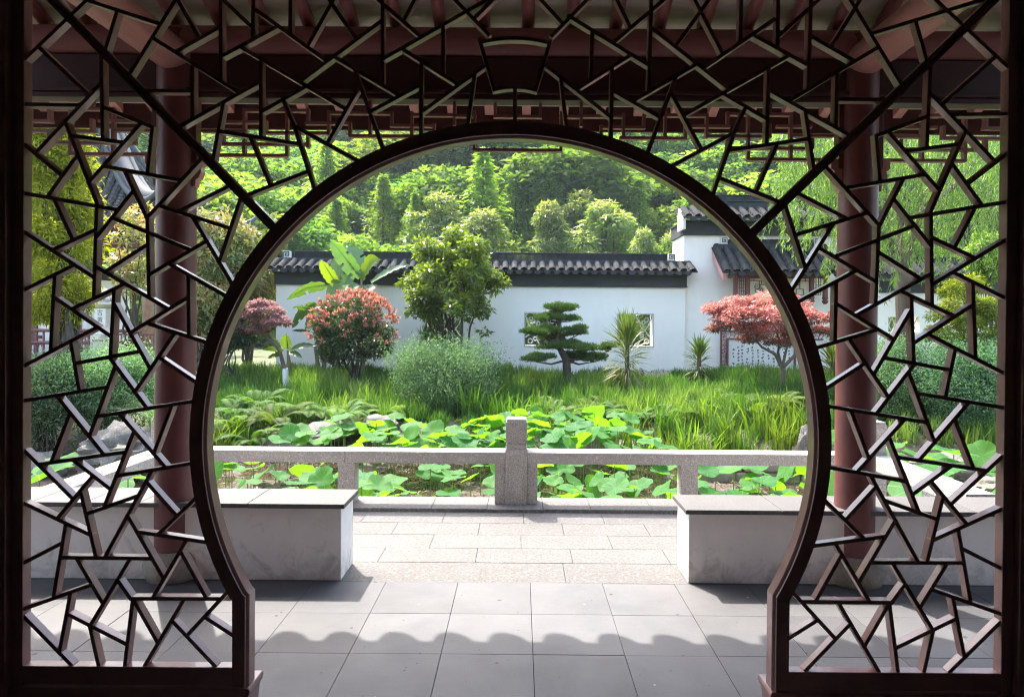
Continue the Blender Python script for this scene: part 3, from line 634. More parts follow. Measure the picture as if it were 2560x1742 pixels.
# ------------------------------------------------------------------ tile roofs
def half_barrel(r, L, th=0.012, n=8, taper=0.84):
    vs = []; fs = []
    for i in range(2):
        q = 1.0 if i == 0 else taper
        for k in range(n + 1):
            a = math.pi * k / n
            for rr in (r * q, (r - th) * q): vs.append((rr * math.cos(a), -i * L, rr * math.sin(a)))
    w_ = 2 * (n + 1)
    for k in range(n):
        fs += [(2*k, 2*k+2, w_+2*k+2, w_+2*k), (2*k+1, w_+2*k+1, w_+2*k+3, 2*k+3), (2*k, 2*k+1, 2*k+3, 2*k+2)]
    return MB().add(vs, fs)
def tongue_poly(hw, h): return [(-hw, 0.02), (-hw, 0)] + [(hw * math.cos(math.pi + t * math.pi / 8) * 1.0, h * math.sin(math.pi + t * math.pi / 8)) for t in range(1, 8)] + [(hw, 0), (hw, 0.02)]
TILES = {}
def tile_slope(par, inv_, x0, x1, yr, zr, ye, ze, sp, n, r, dn='drip_tile'):
    """rows of cover tiles from the ridge (yr, zr) down to the eave (ye, ze), drip tiles hanging between"""
    key = (round(r, 3), n, round(math.hypot(ye - yr, ze - zr), 2))
    L = math.hypot(ye - yr, ze - zr) / n
    if key not in TILES:
        TILES[key] = (half_barrel(r, L * 1.3).mesh('cover_tile', M_rtile, smooth=40), MB().prism(tongue_poly(sp * 0.36, sp * 0.42), -.008, .008).mesh(dn, M_rtile))
    cm_, dm_ = TILES[key]
    a = math.atan2(zr - ze, yr - ye)          # the slope rises towards the ridge (yr > ye)
    m = int(round((x1 - x0) / sp))
    for k in range(m + 1):
        x = x0 + (x1 - x0) * k / m
        for j in range(n):
            t = (j + 1) / n
            y = yr + (ye - yr) * t; z = zr + (ze - zr) * t
            o = link('cover_tile', cm_, par)
            o.matrix_basis = Matrix.Translation((x + rngT.uniform(-.006, .006), y, z + (n - j) * 0.001 + rngT.uniform(-.004, .004))) @ Matrix.Rotation(a + 0.17, 4, 'X') @ Matrix.Rotation(math.pi, 4, 'Z') @ Matrix.Rotation(rngT.uniform(-.03, .03), 4, 'Y')
            o.matrix_parent_inverse = inv_
        if k < m:
            o = link(dn, dm_, par, (x + sp / 2, ye - .005, ze - 0.012 + rngT.uniform(-.004, .004))); o.matrix_parent_inverse = inv_
            o.rotation_euler = (R(-12), 0, rngT.uniform(-.04, .04))
    dx = sp * .5
    b_ = MB().add([(x0 - dx, ye, ze - .03), (x1 + dx, ye, ze - .03), (x1 + dx, yr, zr - .03), (x0 - dx, yr, zr - .03), (x0 - dx, ye, ze + .008), (x1 + dx, ye, ze + .008), (x1 + dx, yr, zr + .008), (x0 - dx, yr, zr + .008)],
                  [(0,3,2,1),(4,5,6,7),(0,1,5,4),(1,2,6,5),(2,3,7,6),(3,0,4,7)])
    # pans: shallow troughs between the cover rows
    o = b_.obj('tile_bed', M_rtile, par); o.matrix_parent_inverse = inv_
def ridge_slats(par, inv_, x0, x1, y, z0, z1, cell=0.028):
    mb = MB(); x = x0
    while x < x1:
        h = rngT.uniform(-.006, .006); mb.box(x, min(x + cell * .78, x1), y - .055 + rngT.uniform(-.006, .004), y + .055, z0, z1 + h); x += cell
    o = mb.obj('ridge_tiles', M_rtile, par); tag(o, kind='stuff'); o.matrix_parent_inverse = inv_
def meander(par, inv_, x, y, z, s, flip=1):
    """squared spiral ornament at the end of a ridge"""
    MBq = MB().box(x - s/2, x + s/2, y - .065, y + .065, z, z + s); o = MBq.obj('ridge_end', M_ornw, par, .004); o.matrix_parent_inverse = inv_
    p = [(-.36, -.36), (-.36, .36), (.36, .36), (.36, -.2), (-.12, -.2), (-.12, .12), (.12, .12), (.12, .0)]
    mb = MB()
    for i in range(len(p) - 1): mb.bar((x + flip * p[i][0] * s, z + s/2 + p[i][1] * s), (x + flip * p[i+1][0] * s, z + s/2 + p[i+1][1] * s), s * .12, y - .072 - i * .0004, y - .066, s * .06)
    o2 = mb.obj('spiral', M_rtile, o); 

# ------------------------------------------------------------------ the long white garden wall
YW = 16.0
def X(px, Y, py=808): return at(px, py, Y).x
def Z(py, Y, px=1300): return at(px, py, Y).z
gw = empty('garden_wall', (-0.5, YW, 0.3), 'long white garden wall with grey tiled coping and carved windows behind the shrubs', 'garden wall')
iw = Matrix.Translation((0.5, -YW, -0.3))
XL, XR = X(690, YW), X(1712, YW)
ZB = 2.50
def wch(mb, name, mat, bevel=0, smooth=None, par=None, inv_=None):
    o = mb.obj(name, mat, par or gw, bevel, smooth); o.matrix_parent_inverse = inv_ or iw; return o
wins = [(X(1313, YW), X(1402, YW), Z(864, YW, 1360), Z(783, YW, 1360)), (X(1546, YW), X(1632, YW), Z(865, YW, 1590), Z(786, YW, 1590)), (X(1068, YW), X(1156, YW), Z(863, YW, 1110), Z(780, YW, 1110))]
wins.sort()
# wall body in pieces around the window openings (butted, no overlaps)
TH = 0.34
xcur = XL
for (a, b_, z0, z1) in wins:
    wch(MB().box(xcur, a, YW, YW + TH, -.3, ZB), 'wall_section', M_wall)
    wch(MB().box(a, b_, YW, YW + TH, -.3, z0), 'wall_section', M_wall)
    wch(MB().box(a, b_, YW, YW + TH, z1, ZB), 'wall_section', M_wall)
    xcur = b_
wch(MB().box(xcur, XR, YW, YW + TH, -.3, ZB), 'wall_section', M_wall)
M_trac = surf('tracery_white', (0.5, 0.5, 0.5), 0.85, 0.05)
for wi, (a, b_, z0, z1) in enumerate(wins):
    f_ = MB()
    t_ = .028
    f_.box(a - t_, b_ + t_, YW - .012, YW + .02, z1, z1 + t_); f_.box(a - t_, b_ + t_, YW - .012, YW + .02, z0 - t_, z0)
    f_.box(a - t_, a, YW - .012, YW + .02, z0, z1); f_.box(b_, b_ + t_, YW - .012, YW + .02, z0, z1)
    fo = wch(f_, 'window_frame', M_trac, .003)
    rw = random.Random(11 + wi); tr = MB(); yy = YW + .10; cx, cz = (a + b_) / 2, (z0 + z1) / 2; hw, hh = (b_ - a) / 2, (z1 - z0) / 2
    def curve(pts, r_=.014): tr.tube([(x_, yy, z_) for x_, z_ in pts], r_, 6)
    def ring(x_, z_, r_): curve([(x_ + r_ * math.cos(t * math.pi / 6), z_ + r_ * math.sin(t * math.pi / 6)) for t in range(13)], .012)
    for sx_ in (-1, 1):
        ring(cx + sx_ * hw * .68, cz + hh * .66, .045); ring(cx + sx_ * hw * .5, cz + hh * .48, .04); ring(cx + sx_ * hw * .7, cz - hh * .72, .055)
        curve([(cx + sx_ * hw, cz + hh * .9), (cx + sx_ * hw * .8, cz + hh * .3), (cx + sx_ * hw * .6, cz), (cx + sx_ * hw * .75, cz - hh * .3), (cx + sx_ * hw * .98, cz - hh * .5)])
        curve([(cx + sx_ * hw * .6, cz), (cx + sx_ * hw * .35, cz + hh * .15), (cx + sx_ * hw * .3, cz + hh * .5), (cx + sx_ * hw * .1, cz + hh * .8), (cx, cz + hh)])
        curve([(cx + sx_ * hw * .6, cz - hh * .05), (cx + sx_ * hw * .3, cz - hh * .2), (cx + sx_ * hw * .1, cz - hh * .1), (cx, cz)])
        curve([(cx + sx_ * hw * .3, cz - hh * .2), (cx + sx_ * hw * .35, cz - hh * .6), (cx + sx_ * hw * .15, cz - hh)])
    for _ in range(5): ring(cx + rw.uniform(-.6, .6) * hw, cz + rw.uniform(-.6, .6) * hh, rw.uniform(.03, .055))
    o = tr.obj('window_tracery', M_trac, fo, smooth=60)
wch(MB().box(XL - .03, XR + .03, YW - .055, YW + TH + .05, ZB + .03, 2.775), 'grey_band', M_band, .006)
wch(MB().box(XL - .04, XR + .04, YW - .075, YW + TH + .07, ZB, ZB + .029), 'band_ledge', M_band, .006)
wch(MB().box(XL - .05, XR + .05, YW - .12, YW + TH + .1, 2.776, 2.815), 'band_ledge', M_band, .006)
yr_ = YW + TH / 2
tile_slope(gw, iw, XL - .02, XR + .10, yr_ - .06, 3.06, YW - .34, 2.865, 0.2215, 4, 0.083)
wch(MB().add([(XL - .1, yr_ + .06, 3.05), (XR + .15, yr_ + .06, 3.05), (XR + .15, YW + TH + .34, 2.87), (XL - .1, YW + TH + .34, 2.87), (XL - .1, yr_ + .06, 3.0), (XR + .15, yr_ + .06, 3.0), (XR + .15, YW + TH + .34, 2.82), (XL - .1, YW + TH + .34, 2.82)],
             [(0,1,2,3),(7,6,5,4),(0,4,5,1),(1,5,6,2),(2,6,7,3),(3,7,4,0)]), 'rear_tiles', M_rtile)
wch(MB().box(XL - .1, XR + .12, yr_ - .08, yr_ + .08, 3.0, 3.155), 'ridge_base', M_band, .01)
ridge_slats(gw, iw, XL + .40, X(1670, YW), yr_, 3.156, 3.29)
wch(MB().box(XL + .38, X(1670, YW), yr_ - .06, yr_ + .06, 3.297, 3.325), 'ridge_cap', M_rtile, .008)
meander(gw, iw, X(718, yr_, 640), yr_, 3.157, .165); meander(gw, iw, X(1679, yr_, 640), yr_, 3.157, .165, -1)

# ------------------------------------------------------------------ the taller white building on the right
YB = 16.12
bd = empty('white_hall', (X(1950, YB), YB, 0.3), 'taller white hall with stepped dark tiled roof and small tiled porch', 'hall')
ib = Matrix.Translation((-X(1950, YB), -YB, -0.3))
bX0, bX1 = X(1708, YB), X(2196, YB)
zw = Z(588, YB, 1700)
def bch(mb, name, mat, bevel=0, smooth=None, par=None):
    o = mb.obj(name, mat, par or bd, bevel, smooth); 
    if par is None: o.matrix_parent_inverse = ib
    return o
bch(MB().box(bX0, bX1, YB, YB + 1.2, -.3, zw), 'wall', M_wall)
bch(MB().box(bX0 - .03, bX1 + .03, YB - .06, YB + 1.26, zw + .03, Z(556, YB, 1700)), 'grey_band', M_band, .006)
bch(MB().box(bX0 - .05, bX1 + .05, YB - .085, YB + 1.28, zw, zw + .029), 'band_ledge', M_band, .006)
ze_ = Z(548, YB, 1720); zr_ = Z(521, YB, 1720)
bch(MB().box(bX0 - .06, bX1 + .06, YB - .14, YB + 1.3, Z(556, YB, 1700) + .001, ze_ - .04), 'band_ledge', M_band, .006)
# whitewashed gable end of the roof
gy0, gy1 = YB - .30, YB + 1.3
bch(MB().add([(bX0 - .10, gy0, ze_ - .28), (bX0 - .10, gy0, ze_ - .02), (bX0 - .10, YB + .25, zr_ + .06), (bX0 - .10, YB + .25, ze_ - .28),
              (bX0 - .035, gy0, ze_ - .28), (bX0 - .035, gy0, ze_ - .02), (bX0 - .035, YB + .25, zr_ + .06), (bX0 - .035, YB + .25, ze_ - .28)],
             [(0,1,2,3),(7,6,5,4),(0,4,5,1),(1,5,6,2),(2,6,7,3),(3,7,4,0)]), 'gable_end', M_ornw)
tile_slope(bd, ib, bX0 + .02, bX1 - .05, YB + .22, zr_, YB - .34, ze_, 0.228, 4, 0.086)
bch(MB().box(bX0 - .1, bX1 + .05, YB + .2, YB + .5, zr_ - .1, Z(516, YB, 1800)), 'ridge_base', M_band, .008)
bch(MB().box(bX0 + .75, bX1 + .05, YB + .24, YB + .46, Z(516, YB, 1800) + .001, Z(500, YB, 1800)), 'ridge_wall', M_band, .008)
bch(MB().box(bX0 + .70, bX1 + .05, YB + .20, YB + .5, Z(500, YB, 1800) + .001, Z(497, YB, 1800)), 'ridge_wall', M_band, .006)
ridge_slats(bd, ib, bX0 + .80, bX1, YB + .35, Z(497, YB, 1800) + .001, Z(484, YB, 1800))
bch(MB().box(bX0 + .7, bX1, YB + .28, YB + .42, Z(484, YB, 1800) + .008, Z(481, YB, 1800)), 'ridge_cap', M_rtile, .008)

# the small porch roof on brackets
px0, px1 = 1806, 2085
YP = YB - .62
pX0, pX1 = X(px0, YP), X(px1, YP)
zr2, ze2 = Z(619, YB - .05, 1900), Z(680, YB - .95, 1900)
yre, yee = YB - .05, YB - .95
po = bd
tile_slope(bd, ib, pX0, pX1, yre, zr2, yee, ze2, (pX1 - pX0) / 12, 12, 0.088, 'porch_drip_tile')
bch(MB().box(pX0 + .04, pX1 - .04, YB - .15, YB - .002, zr2 - .05, zr2 + .07), 'porch_ridge', M_band, .01)
ridge_slats(bd, ib, pX0 + .3, pX1 - .3, YB - .075, zr2 + .071, zr2 + .19)
meander(bd, ib, pX0 + .18, YB - .08, zr2 + .071, .16, -1); meander(bd, ib, pX1 - .18, YB - .08, zr2 + .071, .16)
for s, xx in ((-1, pX0 - .06), (1, pX1 + .06)):
    bch(MB().add([(xx - .02, YB - .01, zr2 - .02), (xx + .02, YB - .01, zr2 - .02), (xx + .02, yee + .04, ze2 - .02), (xx - .02, yee + .04, ze2 - .02),
                  (xx - .02, YB - .01, zr2 - .27), (xx + .02, YB - .01, zr2 - .27), (xx + .02, yee + .04, ze2 - .22), (xx - .02, yee + .04, ze2 - .22)],
                 [(0,1,2,3),(7,6,5,4),(0,4,5,1),(1,5,6,2),(2,6,7,3),(3,7,4,0)]), 'barge_board', M_redl, .003)
yf = YB - .55
zt_ = ze2 - .0
zbm = Z(694, yf, 1900); zpb = Z(742, yf, 1900)
fx0, fx1 = X(1838, yf), X(2062, yf)
bch(MB().box(fx0 - .04, fx1 + .04, yf - .04, yf + .04, zbm, zbm + .13), 'porch_beam', M_red, .004)
bch(MB().box(fx0 - .02, fx0 + .06, yf + .04, YB, zbm + .02, zbm + .11), 'porch_beam', M_red, .004)
bch(MB().box(fx1 - .06, fx1 + .02, yf + .04, YB, zbm + .02, zbm + .11), 'porch_beam', M_red, .004)
for xx in (fx0, X(1868, yf), X(2028, yf), fx1):
    q = bch(MB().box(xx - .045, xx + .045, yf - .045, yf + .045, zpb, zbm - .001), 'hanging_post', M_red, .004)
    pr = MB().lathe([(.03, zpb - .16), (.06, zpb - .13), (.075, zpb - .09), (.05, zpb - .06), (.07, zpb - .03), (.07, zpb - .001)], 12, (xx, yf)); pr.obj('lotus_drop', M_red, q, smooth=50).matrix_parent_inverse = Matrix()
for (xa, xb) in ((fx0 + .046, X(1868, yf) - .046), (X(2028, yf) + .046, fx1 - .046)):
    mb = MB(); zz0, zz1 = zpb + .05, zbm - .004; n = 4
    for i in range(n + 1): mb.bar((xa + (xb - xa) * i / n, zz0), (xa + (xb - xa) * i / n, zz1), .012, yf - .012 + i * .0005, yf + .012)
    for i in range(6): 
        zq = zz0 + (zz1 - zz0) * i / 5; aa = xa + (xb - xa) * ((i % 2) * .25); mb.bar((aa, zq), (xb - (xb - xa) * ((i + 1) % 2) * .25, zq), .012, yf - .013, yf + .011)
    bch(mb, 'porch_lattice', M_red)
sx0, sx1 = X(1868, yf) + .05, X(2028, yf) - .05
sb = bch(MB().box(sx0, sx1, yf + .012, yf + .03, zpb - .02, zbm - .01), 'sign_board', M_cream)
def sfr(a, b_): 
    global _sq; _sq += 1
    MB().bar(a, b_, .016, yf - .008 + (_sq % 7) * .0006, yf + .011).obj('sign_bar', M_red, sb)
_sq = 0
sz0, sz1 = zpb - .02, zbm - .01; sw = sx1 - sx0
for t in (0.0, .999): sfr((sx0 + sw * t, sz0), (sx0 + sw * t, sz1))
for t in (.0, 1.0): sfr((sx0, sz0 + (sz1 - sz0) * t), (sx1, sz0 + (sz1 - sz0) * t))
for s in (0, 1):
    fxs = (lambda u: sx0 + sw * u) if s == 0 else (lambda u: sx1 - sw * u)
    zq = lambda v: sz0 + (sz1 - sz0) * v
    for a, b_ in (((.07, .86), (.07, 1)), ((0, .86), (.2, .86)), ((.16, .86), (.16, .45)), ((.16, .66), (.26, .66)), ((.2, .86), (.2, .66)), ((0, .16), (.22, .16)), ((.22, .16), (.22, .45)), ((.1, .45), (.22, .45)), ((.1, .16), (.1, .45))):
        sfr((fxs(a[0]), zq(a[1])), (fxs(b_[0]), zq(b_[1])))
def glyphs(txt, size, loc, name, par, mat, spacing=1.0, inv_=None, vertical=True):
    for i, ch in enumerate(txt):
        cu = bpy.data.curves.new(name, 'FONT'); cu.body = ch; cu.size = size; cu.align_x = 'CENTER'; cu.align_y = 'CENTER'; cu.extrude = .001; cu.resolution_u = 3
        to = bpy.data.objects.new(name, cu); COL.objects.link(to)
        bpy.context.view_layer.update()
        me = bpy.data.meshes.new_from_object(to.evaluated_get(bpy.context.evaluated_depsgraph_get()))
        bpy.data.objects.remove(to); me.materials.clear(); me.materials.append(mat)
        o = link(name, me, par, (loc[0] + (0 if vertical else i * size * spacing), loc[1], loc[2] - (i * size * spacing if vertical else 0)), (R(90), 0, 0))
        if inv_ is not None: o.matrix_parent_inverse = inv_
glyphs('怀', .25, (sx0 + sw * .15, yf - .014, (sz0 + sz1) / 2 - .03), 'sign_character', bd, surf('sign_green', (.10, .13, .10), .7), inv_=ib)

# calligraphy panel below
YC = YB - .05
cx0, cx1 = X(1801, YC), X(2078, YC); ctop = Z(826, YC, 1850)
fr_ = empty('text_screen', (X(1940, YC), YC, .3), 'white panel of small vertical calligraphy in a maroon lattice surround behind the red maple', 'screen')
ic = Matrix.Translation((-X(1940, YC), -YC, -.3))
def cch(mb, name, mat, bevel=0, par=None):
    o = mb.obj(name, mat, par or fr_, bevel)
    if par is None: o.matrix_parent_inverse = ic
    return o
xin0 = X(1819, YC); zin = Z(845, YC, 1830)
cch(MB().box(xin0 + .02, cx1 - .2, YC - .012, YC + .02, -.1, zin - .02), 'panel', M_paper)
cch(MB().box(cx0, cx0 + .035, YC - .04, YC + .02, -.1, ctop), 'frame_post', M_red, .003); cch(MB().box(xin0 - .02, xin0 + .019, YC - .04, YC + .02, -.1, zin), 'frame_post', M_red, .003)
cch(MB().box(X(1984, YC), X(1984, YC) + .05, YC - .045, YC - .013, -.1, zin), 'frame_post', M_red, .003)
cch(MB().box(cx0 + .036, cx1, YC - .039, YC + .02, ctop - .035, ctop), 'frame_rail', M_red, .003); cch(MB().box(xin0 + .0195, cx1 - .2, YC - .041, YC - .013, zin - .036, zin), 'frame_rail', M_red, .003)
rq = random.Random(5); mb = MB(); zc = -.1; 
while zc < ctop - .1:
    h = rq.uniform(.07, .11); xa, xb = cx0 + .036, xin0 - .021; mx = rq.uniform(.35, .65); zm = zc + h * rq.uniform(.3, .7)
    P0, P1, Pm = (xa, zc + rq.uniform(0, .04)), (xb, zc + rq.uniform(.0, .06)), (xa + (xb - xa) * mx, zm)
    for q_ in (P0, P1): mb.bar(q_, Pm, .011, YC - .03 + rq.uniform(0, .004), YC - .008)
    mb.bar(Pm, (Pm[0] + rq.uniform(-.05, .05), zm + h * .9), .011, YC - .029, YC - .0085); zc += h
xx = xin0 + .03
while xx < cx1 - .1:
    h = rq.uniform(.07, .12); zm = zin + (ctop - .04 - zin) * rq.uniform(.3, .7); Pm = (xx + h * .4, zm)
    for q_ in ((xx, zin), (xx + h * .2, ctop - .036)): mb.bar(q_, Pm, .011, YC - .03 + rq.uniform(0, .004), YC - .008)
    mb.bar(Pm, (xx + h * 1.2, zm + rq.uniform(-.03, .03)), .011, YC - .029, YC - .0085); xx += h
tag(cch(mb, 'cracked_ice_lattice', M_red), kind='stuff')
mb = MB(); mcol = [1834, 1846] + list(range(1856, 1980, 13))
for ci, pxx in enumerate(mcol):
    xx = X(pxx, YC); z = zin - .10 - rq.uniform(0, .08) - (0.08 if ci < 2 else 0); zend = .25 if ci > 1 else z - .42
    sz = .055 if ci > 1 else .05
    while z > zend:
        if rq.random() < .9:
            for s in range(rq.choice((3, 4, 4, 5))):
                if rq.random() < .5: a = (xx + rq.uniform(-.5, .1) * sz, z + rq.uniform(-.4, .4) * sz); b_ = (a[0] + sz * rq.uniform(.4, .8), a[1] + rq.uniform(-.06, .1) * sz)
                else: a = (xx + rq.uniform(-.4, .4) * sz, z + rq.uniform(.0, .45) * sz); b_ = (a[0] + rq.uniform(-.35, .35) * sz, a[1] - sz * rq.uniform(.4, .8))
                mb.bar(a, b_, .015, YC - .0135 - s * .0003, YC - .0121)
        z -= .082
tag(cch(mb, 'calligraphy', M_ink), kind='stuff')

# ------------------------------------------------------------------ lower white wall on the far right
rw_ = empty('garden_wall', (X(2340, 17), 17, .3), 'lower white wall with dark tiled coping at far right, behind the willow', 'garden wall')
ir = Matrix.Translation((-X(2340, 17), -17, -.3)); YQ = 17.0
qx0, qx1 = X(2190, YQ), X(2490, YQ); zq1 = Z(733, YQ, 2300)
def qch(mb, name, mat, bevel=0): o = mb.obj(name, mat, rw_, bevel); o.matrix_parent_inverse = ir; return o
wz0, wz1, wx0, wx1 = Z(830, YQ, 2260), Z(792, YQ, 2260), X(2221, YQ), X(2300, YQ)
qch(MB().box(qx0, wx0, YQ, YQ + .3, -.3, zq1), 'wall_section', M_wall); qch(MB().box(wx1, qx1, YQ, YQ + .3, -.3, zq1), 'wall_section', M_wall)
qch(MB().box(wx0, wx1, YQ, YQ + .3, -.3, wz0), 'wall_section', M_wall); qch(MB().box(wx0, wx1, YQ, YQ + .3, wz1, zq1), 'wall_section', M_wall)
mb = MB()
for i in range(5): mb.bar((wx0 + (wx1 - wx0) * i / 5, wz0), (wx0 + (wx1 - wx0) * (i + 1) / 5, wz1), .02, YQ + .1 + i * .001, YQ + .13); mb.bar((wx0 + (wx1 - wx0) * (i + 1) / 5, wz0), (wx0 + (wx1 - wx0) * i / 5, wz1), .02, YQ + .131, YQ + .15 + i * .001)
qch(mb, 'window_tracery', M_trac)
qch(MB().box(qx0 - .03, qx1 + .03, YQ - .05, YQ + .35, zq1 + .001, Z(703, YQ, 2300)), 'grey_band', M_band, .006)
tile_slope(rw_, ir, qx0, qx1, YQ + .12, Z(660, YQ, 2300), YQ - .38, Z(690, YQ, 2300), .23, 4, .086)
qch(MB().box(qx0, qx1, YQ + .08, YQ + .22, Z(668, YQ, 2300), Z(652, YQ, 2300)), 'ridge_base', M_band, .008)
ridge_slats(rw_, ir, qx0, qx1, YQ + .15, Z(652, YQ, 2300), Z(641, YQ, 2300))

# ------------------------------------------------------------------ the pavilion in the garden on the left
PY = 22.0; pcx = X(262, PY)
lp = empty('garden_pavilion', (pcx, PY, .5), 'grey tiled pavilion with upswept hip roof and painted columns behind the yellow conifer', 'pavilion')
il = Matrix.Translation((-pcx, -PY, -.5))
HWD = 3.2; zap, zev = Z(300, PY, 250), 4.35
def roofpt(u, t):      # u in -1..1 along one eave side, t from 0 apex to 1 eave : local offsets (along, out, z)
    sag = max(0.0, 1 - t) ** 1.7
    z = zev + (zap - zev) * sag + 0.85 * (abs(u) ** 4) * t ** 3
    ext = 1 + .07 * abs(u) ** 6 * t ** 2
    return (u * HWD * t * ext, HWD * t * ext, z)
def lch(mb, name, mat, smooth=None, bevel=0): o = mb.obj(name, mat, lp, bevel, smooth); o.matrix_parent_inverse = il; return o
rotp = R(6)
for side in range(4):
    an = rotp + side * math.pi / 2
    def W(u, t, dz=0):
        a, o_, z = roofpt(u, t); o_ = -o_
        return (pcx + a * math.cos(an) - o_ * math.sin(an), PY + a * math.sin(an) + o_ * math.cos(an), z + dz)
    vs = []; fs = []; NU, NT = 18, 12
    for i in range(NU + 1):
        for j in range(NT + 1): vs.append(W(-1 + 2 * i / NU, .02 + .98 * j / NT))
    for i in range(NU):
        for j in range(NT): q = i * (NT + 1) + j; fs.append((q, q + 1, q + NT + 2, q + NT + 1))
    lch(MB().add(vs, fs), 'roof_bed', M_rtile, 50)
    if side in (0, 1, 3):
        nrow = 22
        for i in range(-nrow // 2, nrow // 2 + 1):
            off = i / (nrow / 2) * .96; t0 = max(abs(off) + .03, .10)
            pts = []; rad = []; NS = 34
            for j in range(NS):
                t = t0 + (1 - t0) * j / (NS - 1); u = max(-1, min(1, off / t)); pts.append(W(u, t, .04)); rad.append(.105 + (.022 if j % 2 else -.014))
            if t0 < .95: lch(MB().tube(pts, rad, 8), 'cover_tile_row', M_rtile, None)
        for i in range(-nrow // 2, nrow // 2):
            off = (i + .5) / (nrow / 2) * .96; pt = W(off, 1.0, -.02); o = link('drip_tile', list(TILES.values())[0][1], lp, pt, (R(-10), 0, an), (1.7, 1, 1.7)); o.matrix_parent_inverse = il
    hp = [W(1, .06 + .99 * j / 20, .16) for j in range(21)]; hp.append((hp[-1][0] * 1 + (hp[-1][0] - hp[-2][0]) * .8, hp[-1][1] + (hp[-1][1] - hp[-2][1]) * .8, hp[-1][2] + .22))
    M_hip = bpy.data.materials.get('hip_plaster') or surf('hip_plaster', (0.075, 0.078, 0.086), .8, .14, 3, .3, blotch=(.045, .045, .05), blotch_amt=.5, stretch=(1, 1, .3))
    lch(MB().tube(hp, [.24] * 16 + [.2, .18, .16, .13, .1, .05], 10), 'hip_ridge', M_hip, 50)
    for q_ in (.32, -.3): 
        lch(MB().tube([(p_[0] + q_ * math.cos(an), p_[1] + q_ * math.sin(an) , p_[2] - .06) for p_ in hp[:-2]], .10, 8), 'hip_ridge_roll', M_hip, 50)
    M_orp = bpy.data.materials.get('faded_paint') or surf('faded_paint', (.30, .15, .075), .6, .3, 3, .4, blotch=(.10, .26, .30), blotch_amt=.7, blotch_scale=6)
    ca, sa = math.cos(an + math.pi / 4), math.sin(an + math.pi / 4)
    cq = W(1, .72); cxx, cyy = cq[0], cq[1]
    lch(MB().tube([(cxx, cyy, .2), (cxx, cyy, zev + .3)], .16, 16), 'column', M_orp if side < 2 else M_red, 50)
    a0_ = W(-.8, .86); a1_ = W(.8, .86)
    lch(MB().tube([(a0_[0], a0_[1], zev + .05), (a1_[0], a1_[1], zev + .05)], .16, 12), 'eave_beam', M_red, 50)
    lch(MB().tube([(a0_[0], a0_[1], zev - .5), (a1_[0], a1_[1], zev - .5)], .07, 8), 'eave_beam', M_red, 50)
    for q_ in range(8):
        t = (q_ + .5) / 8; xx = a0_[0] + (a1_[0] - a0_[0]) * t; yy = a0_[1] + (a1_[1] - a0_[1]) * t
        lch(MB().tube([(xx, yy, zev - .5), (xx, yy, zev + .05)], .03, 6), 'fret_bar', M_red)
    for zf in (.95, 1.3):
        lch(MB().tube([(a0_[0], a0_[1], zf), (a1_[0], a1_[1], zf)], .05, 8), 'seat_rail', M_red, 50)
    for q_ in range(22):
        t = (q_ + .5) / 22; xx = a0_[0] + (a1_[0] - a0_[0]) * t; yy = a0_[1] + (a1_[1] - a0_[1]) * t
        if side in (0, 1): lch(MB().tube([(xx, yy, .55), (xx, yy - .0, 1.3)], .03, 6), 'baluster', M_red)
lch(MB().box(pcx - 2.9, pcx + 2.9, PY - 2.9, PY + 2.9, -.2, .52), 'plinth', M_gran, None, .02)
lch(MB().lathe([(.35, zap - .2), (.42, zap), (.25, zap + .2), (.3, zap + .35), (.12, zap + .6), (.02, zap + .9)], 16, (pcx, PY)), 'finial', M_hip, 50)

# white house with maroon doors, partly seen under the conifer
HY = 20.5
hs = empty('white_house', (X(120, HY), HY, .4), 'small white house with maroon door panels and a pale gallery rail at far left', 'house')
ih = Matrix.Translation((-X(120, HY), -HY, -.4))
def hch(mb, name, mat, bevel=0): o = mb.obj(name, mat, hs, bevel); o.matrix_parent_inverse = ih; return o
hch(MB().box(X(-60, HY), X(205, HY), HY + .2, HY + 2.5, -.2, 2.9), 'wall', M_wall)
hch(MB().box(X(-70, HY), X(212, HY), HY - .1, HY + 2.7, 2.901, 3.1), 'eave', M_rtile, .02)
for a, b_ in ((60, 84), (144, 168), (176, 194)): hch(MB().box(X(a, HY), X(b_, HY), HY + .12, HY + .199, -.1, 2.3), 'door_panel', M_red, .01)
hch(MB().box(X(60, HY), X(122, HY), HY - .35, HY - .27, Z(846, HY, 100), Z(838, HY, 100)), 'gallery_rail', M_red, .01)
hch(MB().box(X(60, HY), X(122, HY), HY - .35, HY - .27, Z(866, HY, 100), Z(858, HY, 100)), 'gallery_rail', M_red, .01)
for i in range(7):
    xx = X(66 + i * 9, HY); hch(MB().tube([(xx, HY - .31, Z(858, HY, 100)), (xx + .05, HY - .42, Z(878, HY, 100)), (xx + .16, HY - .34, Z(897, HY, 100))], .022, 6), 'baluster', M_white)

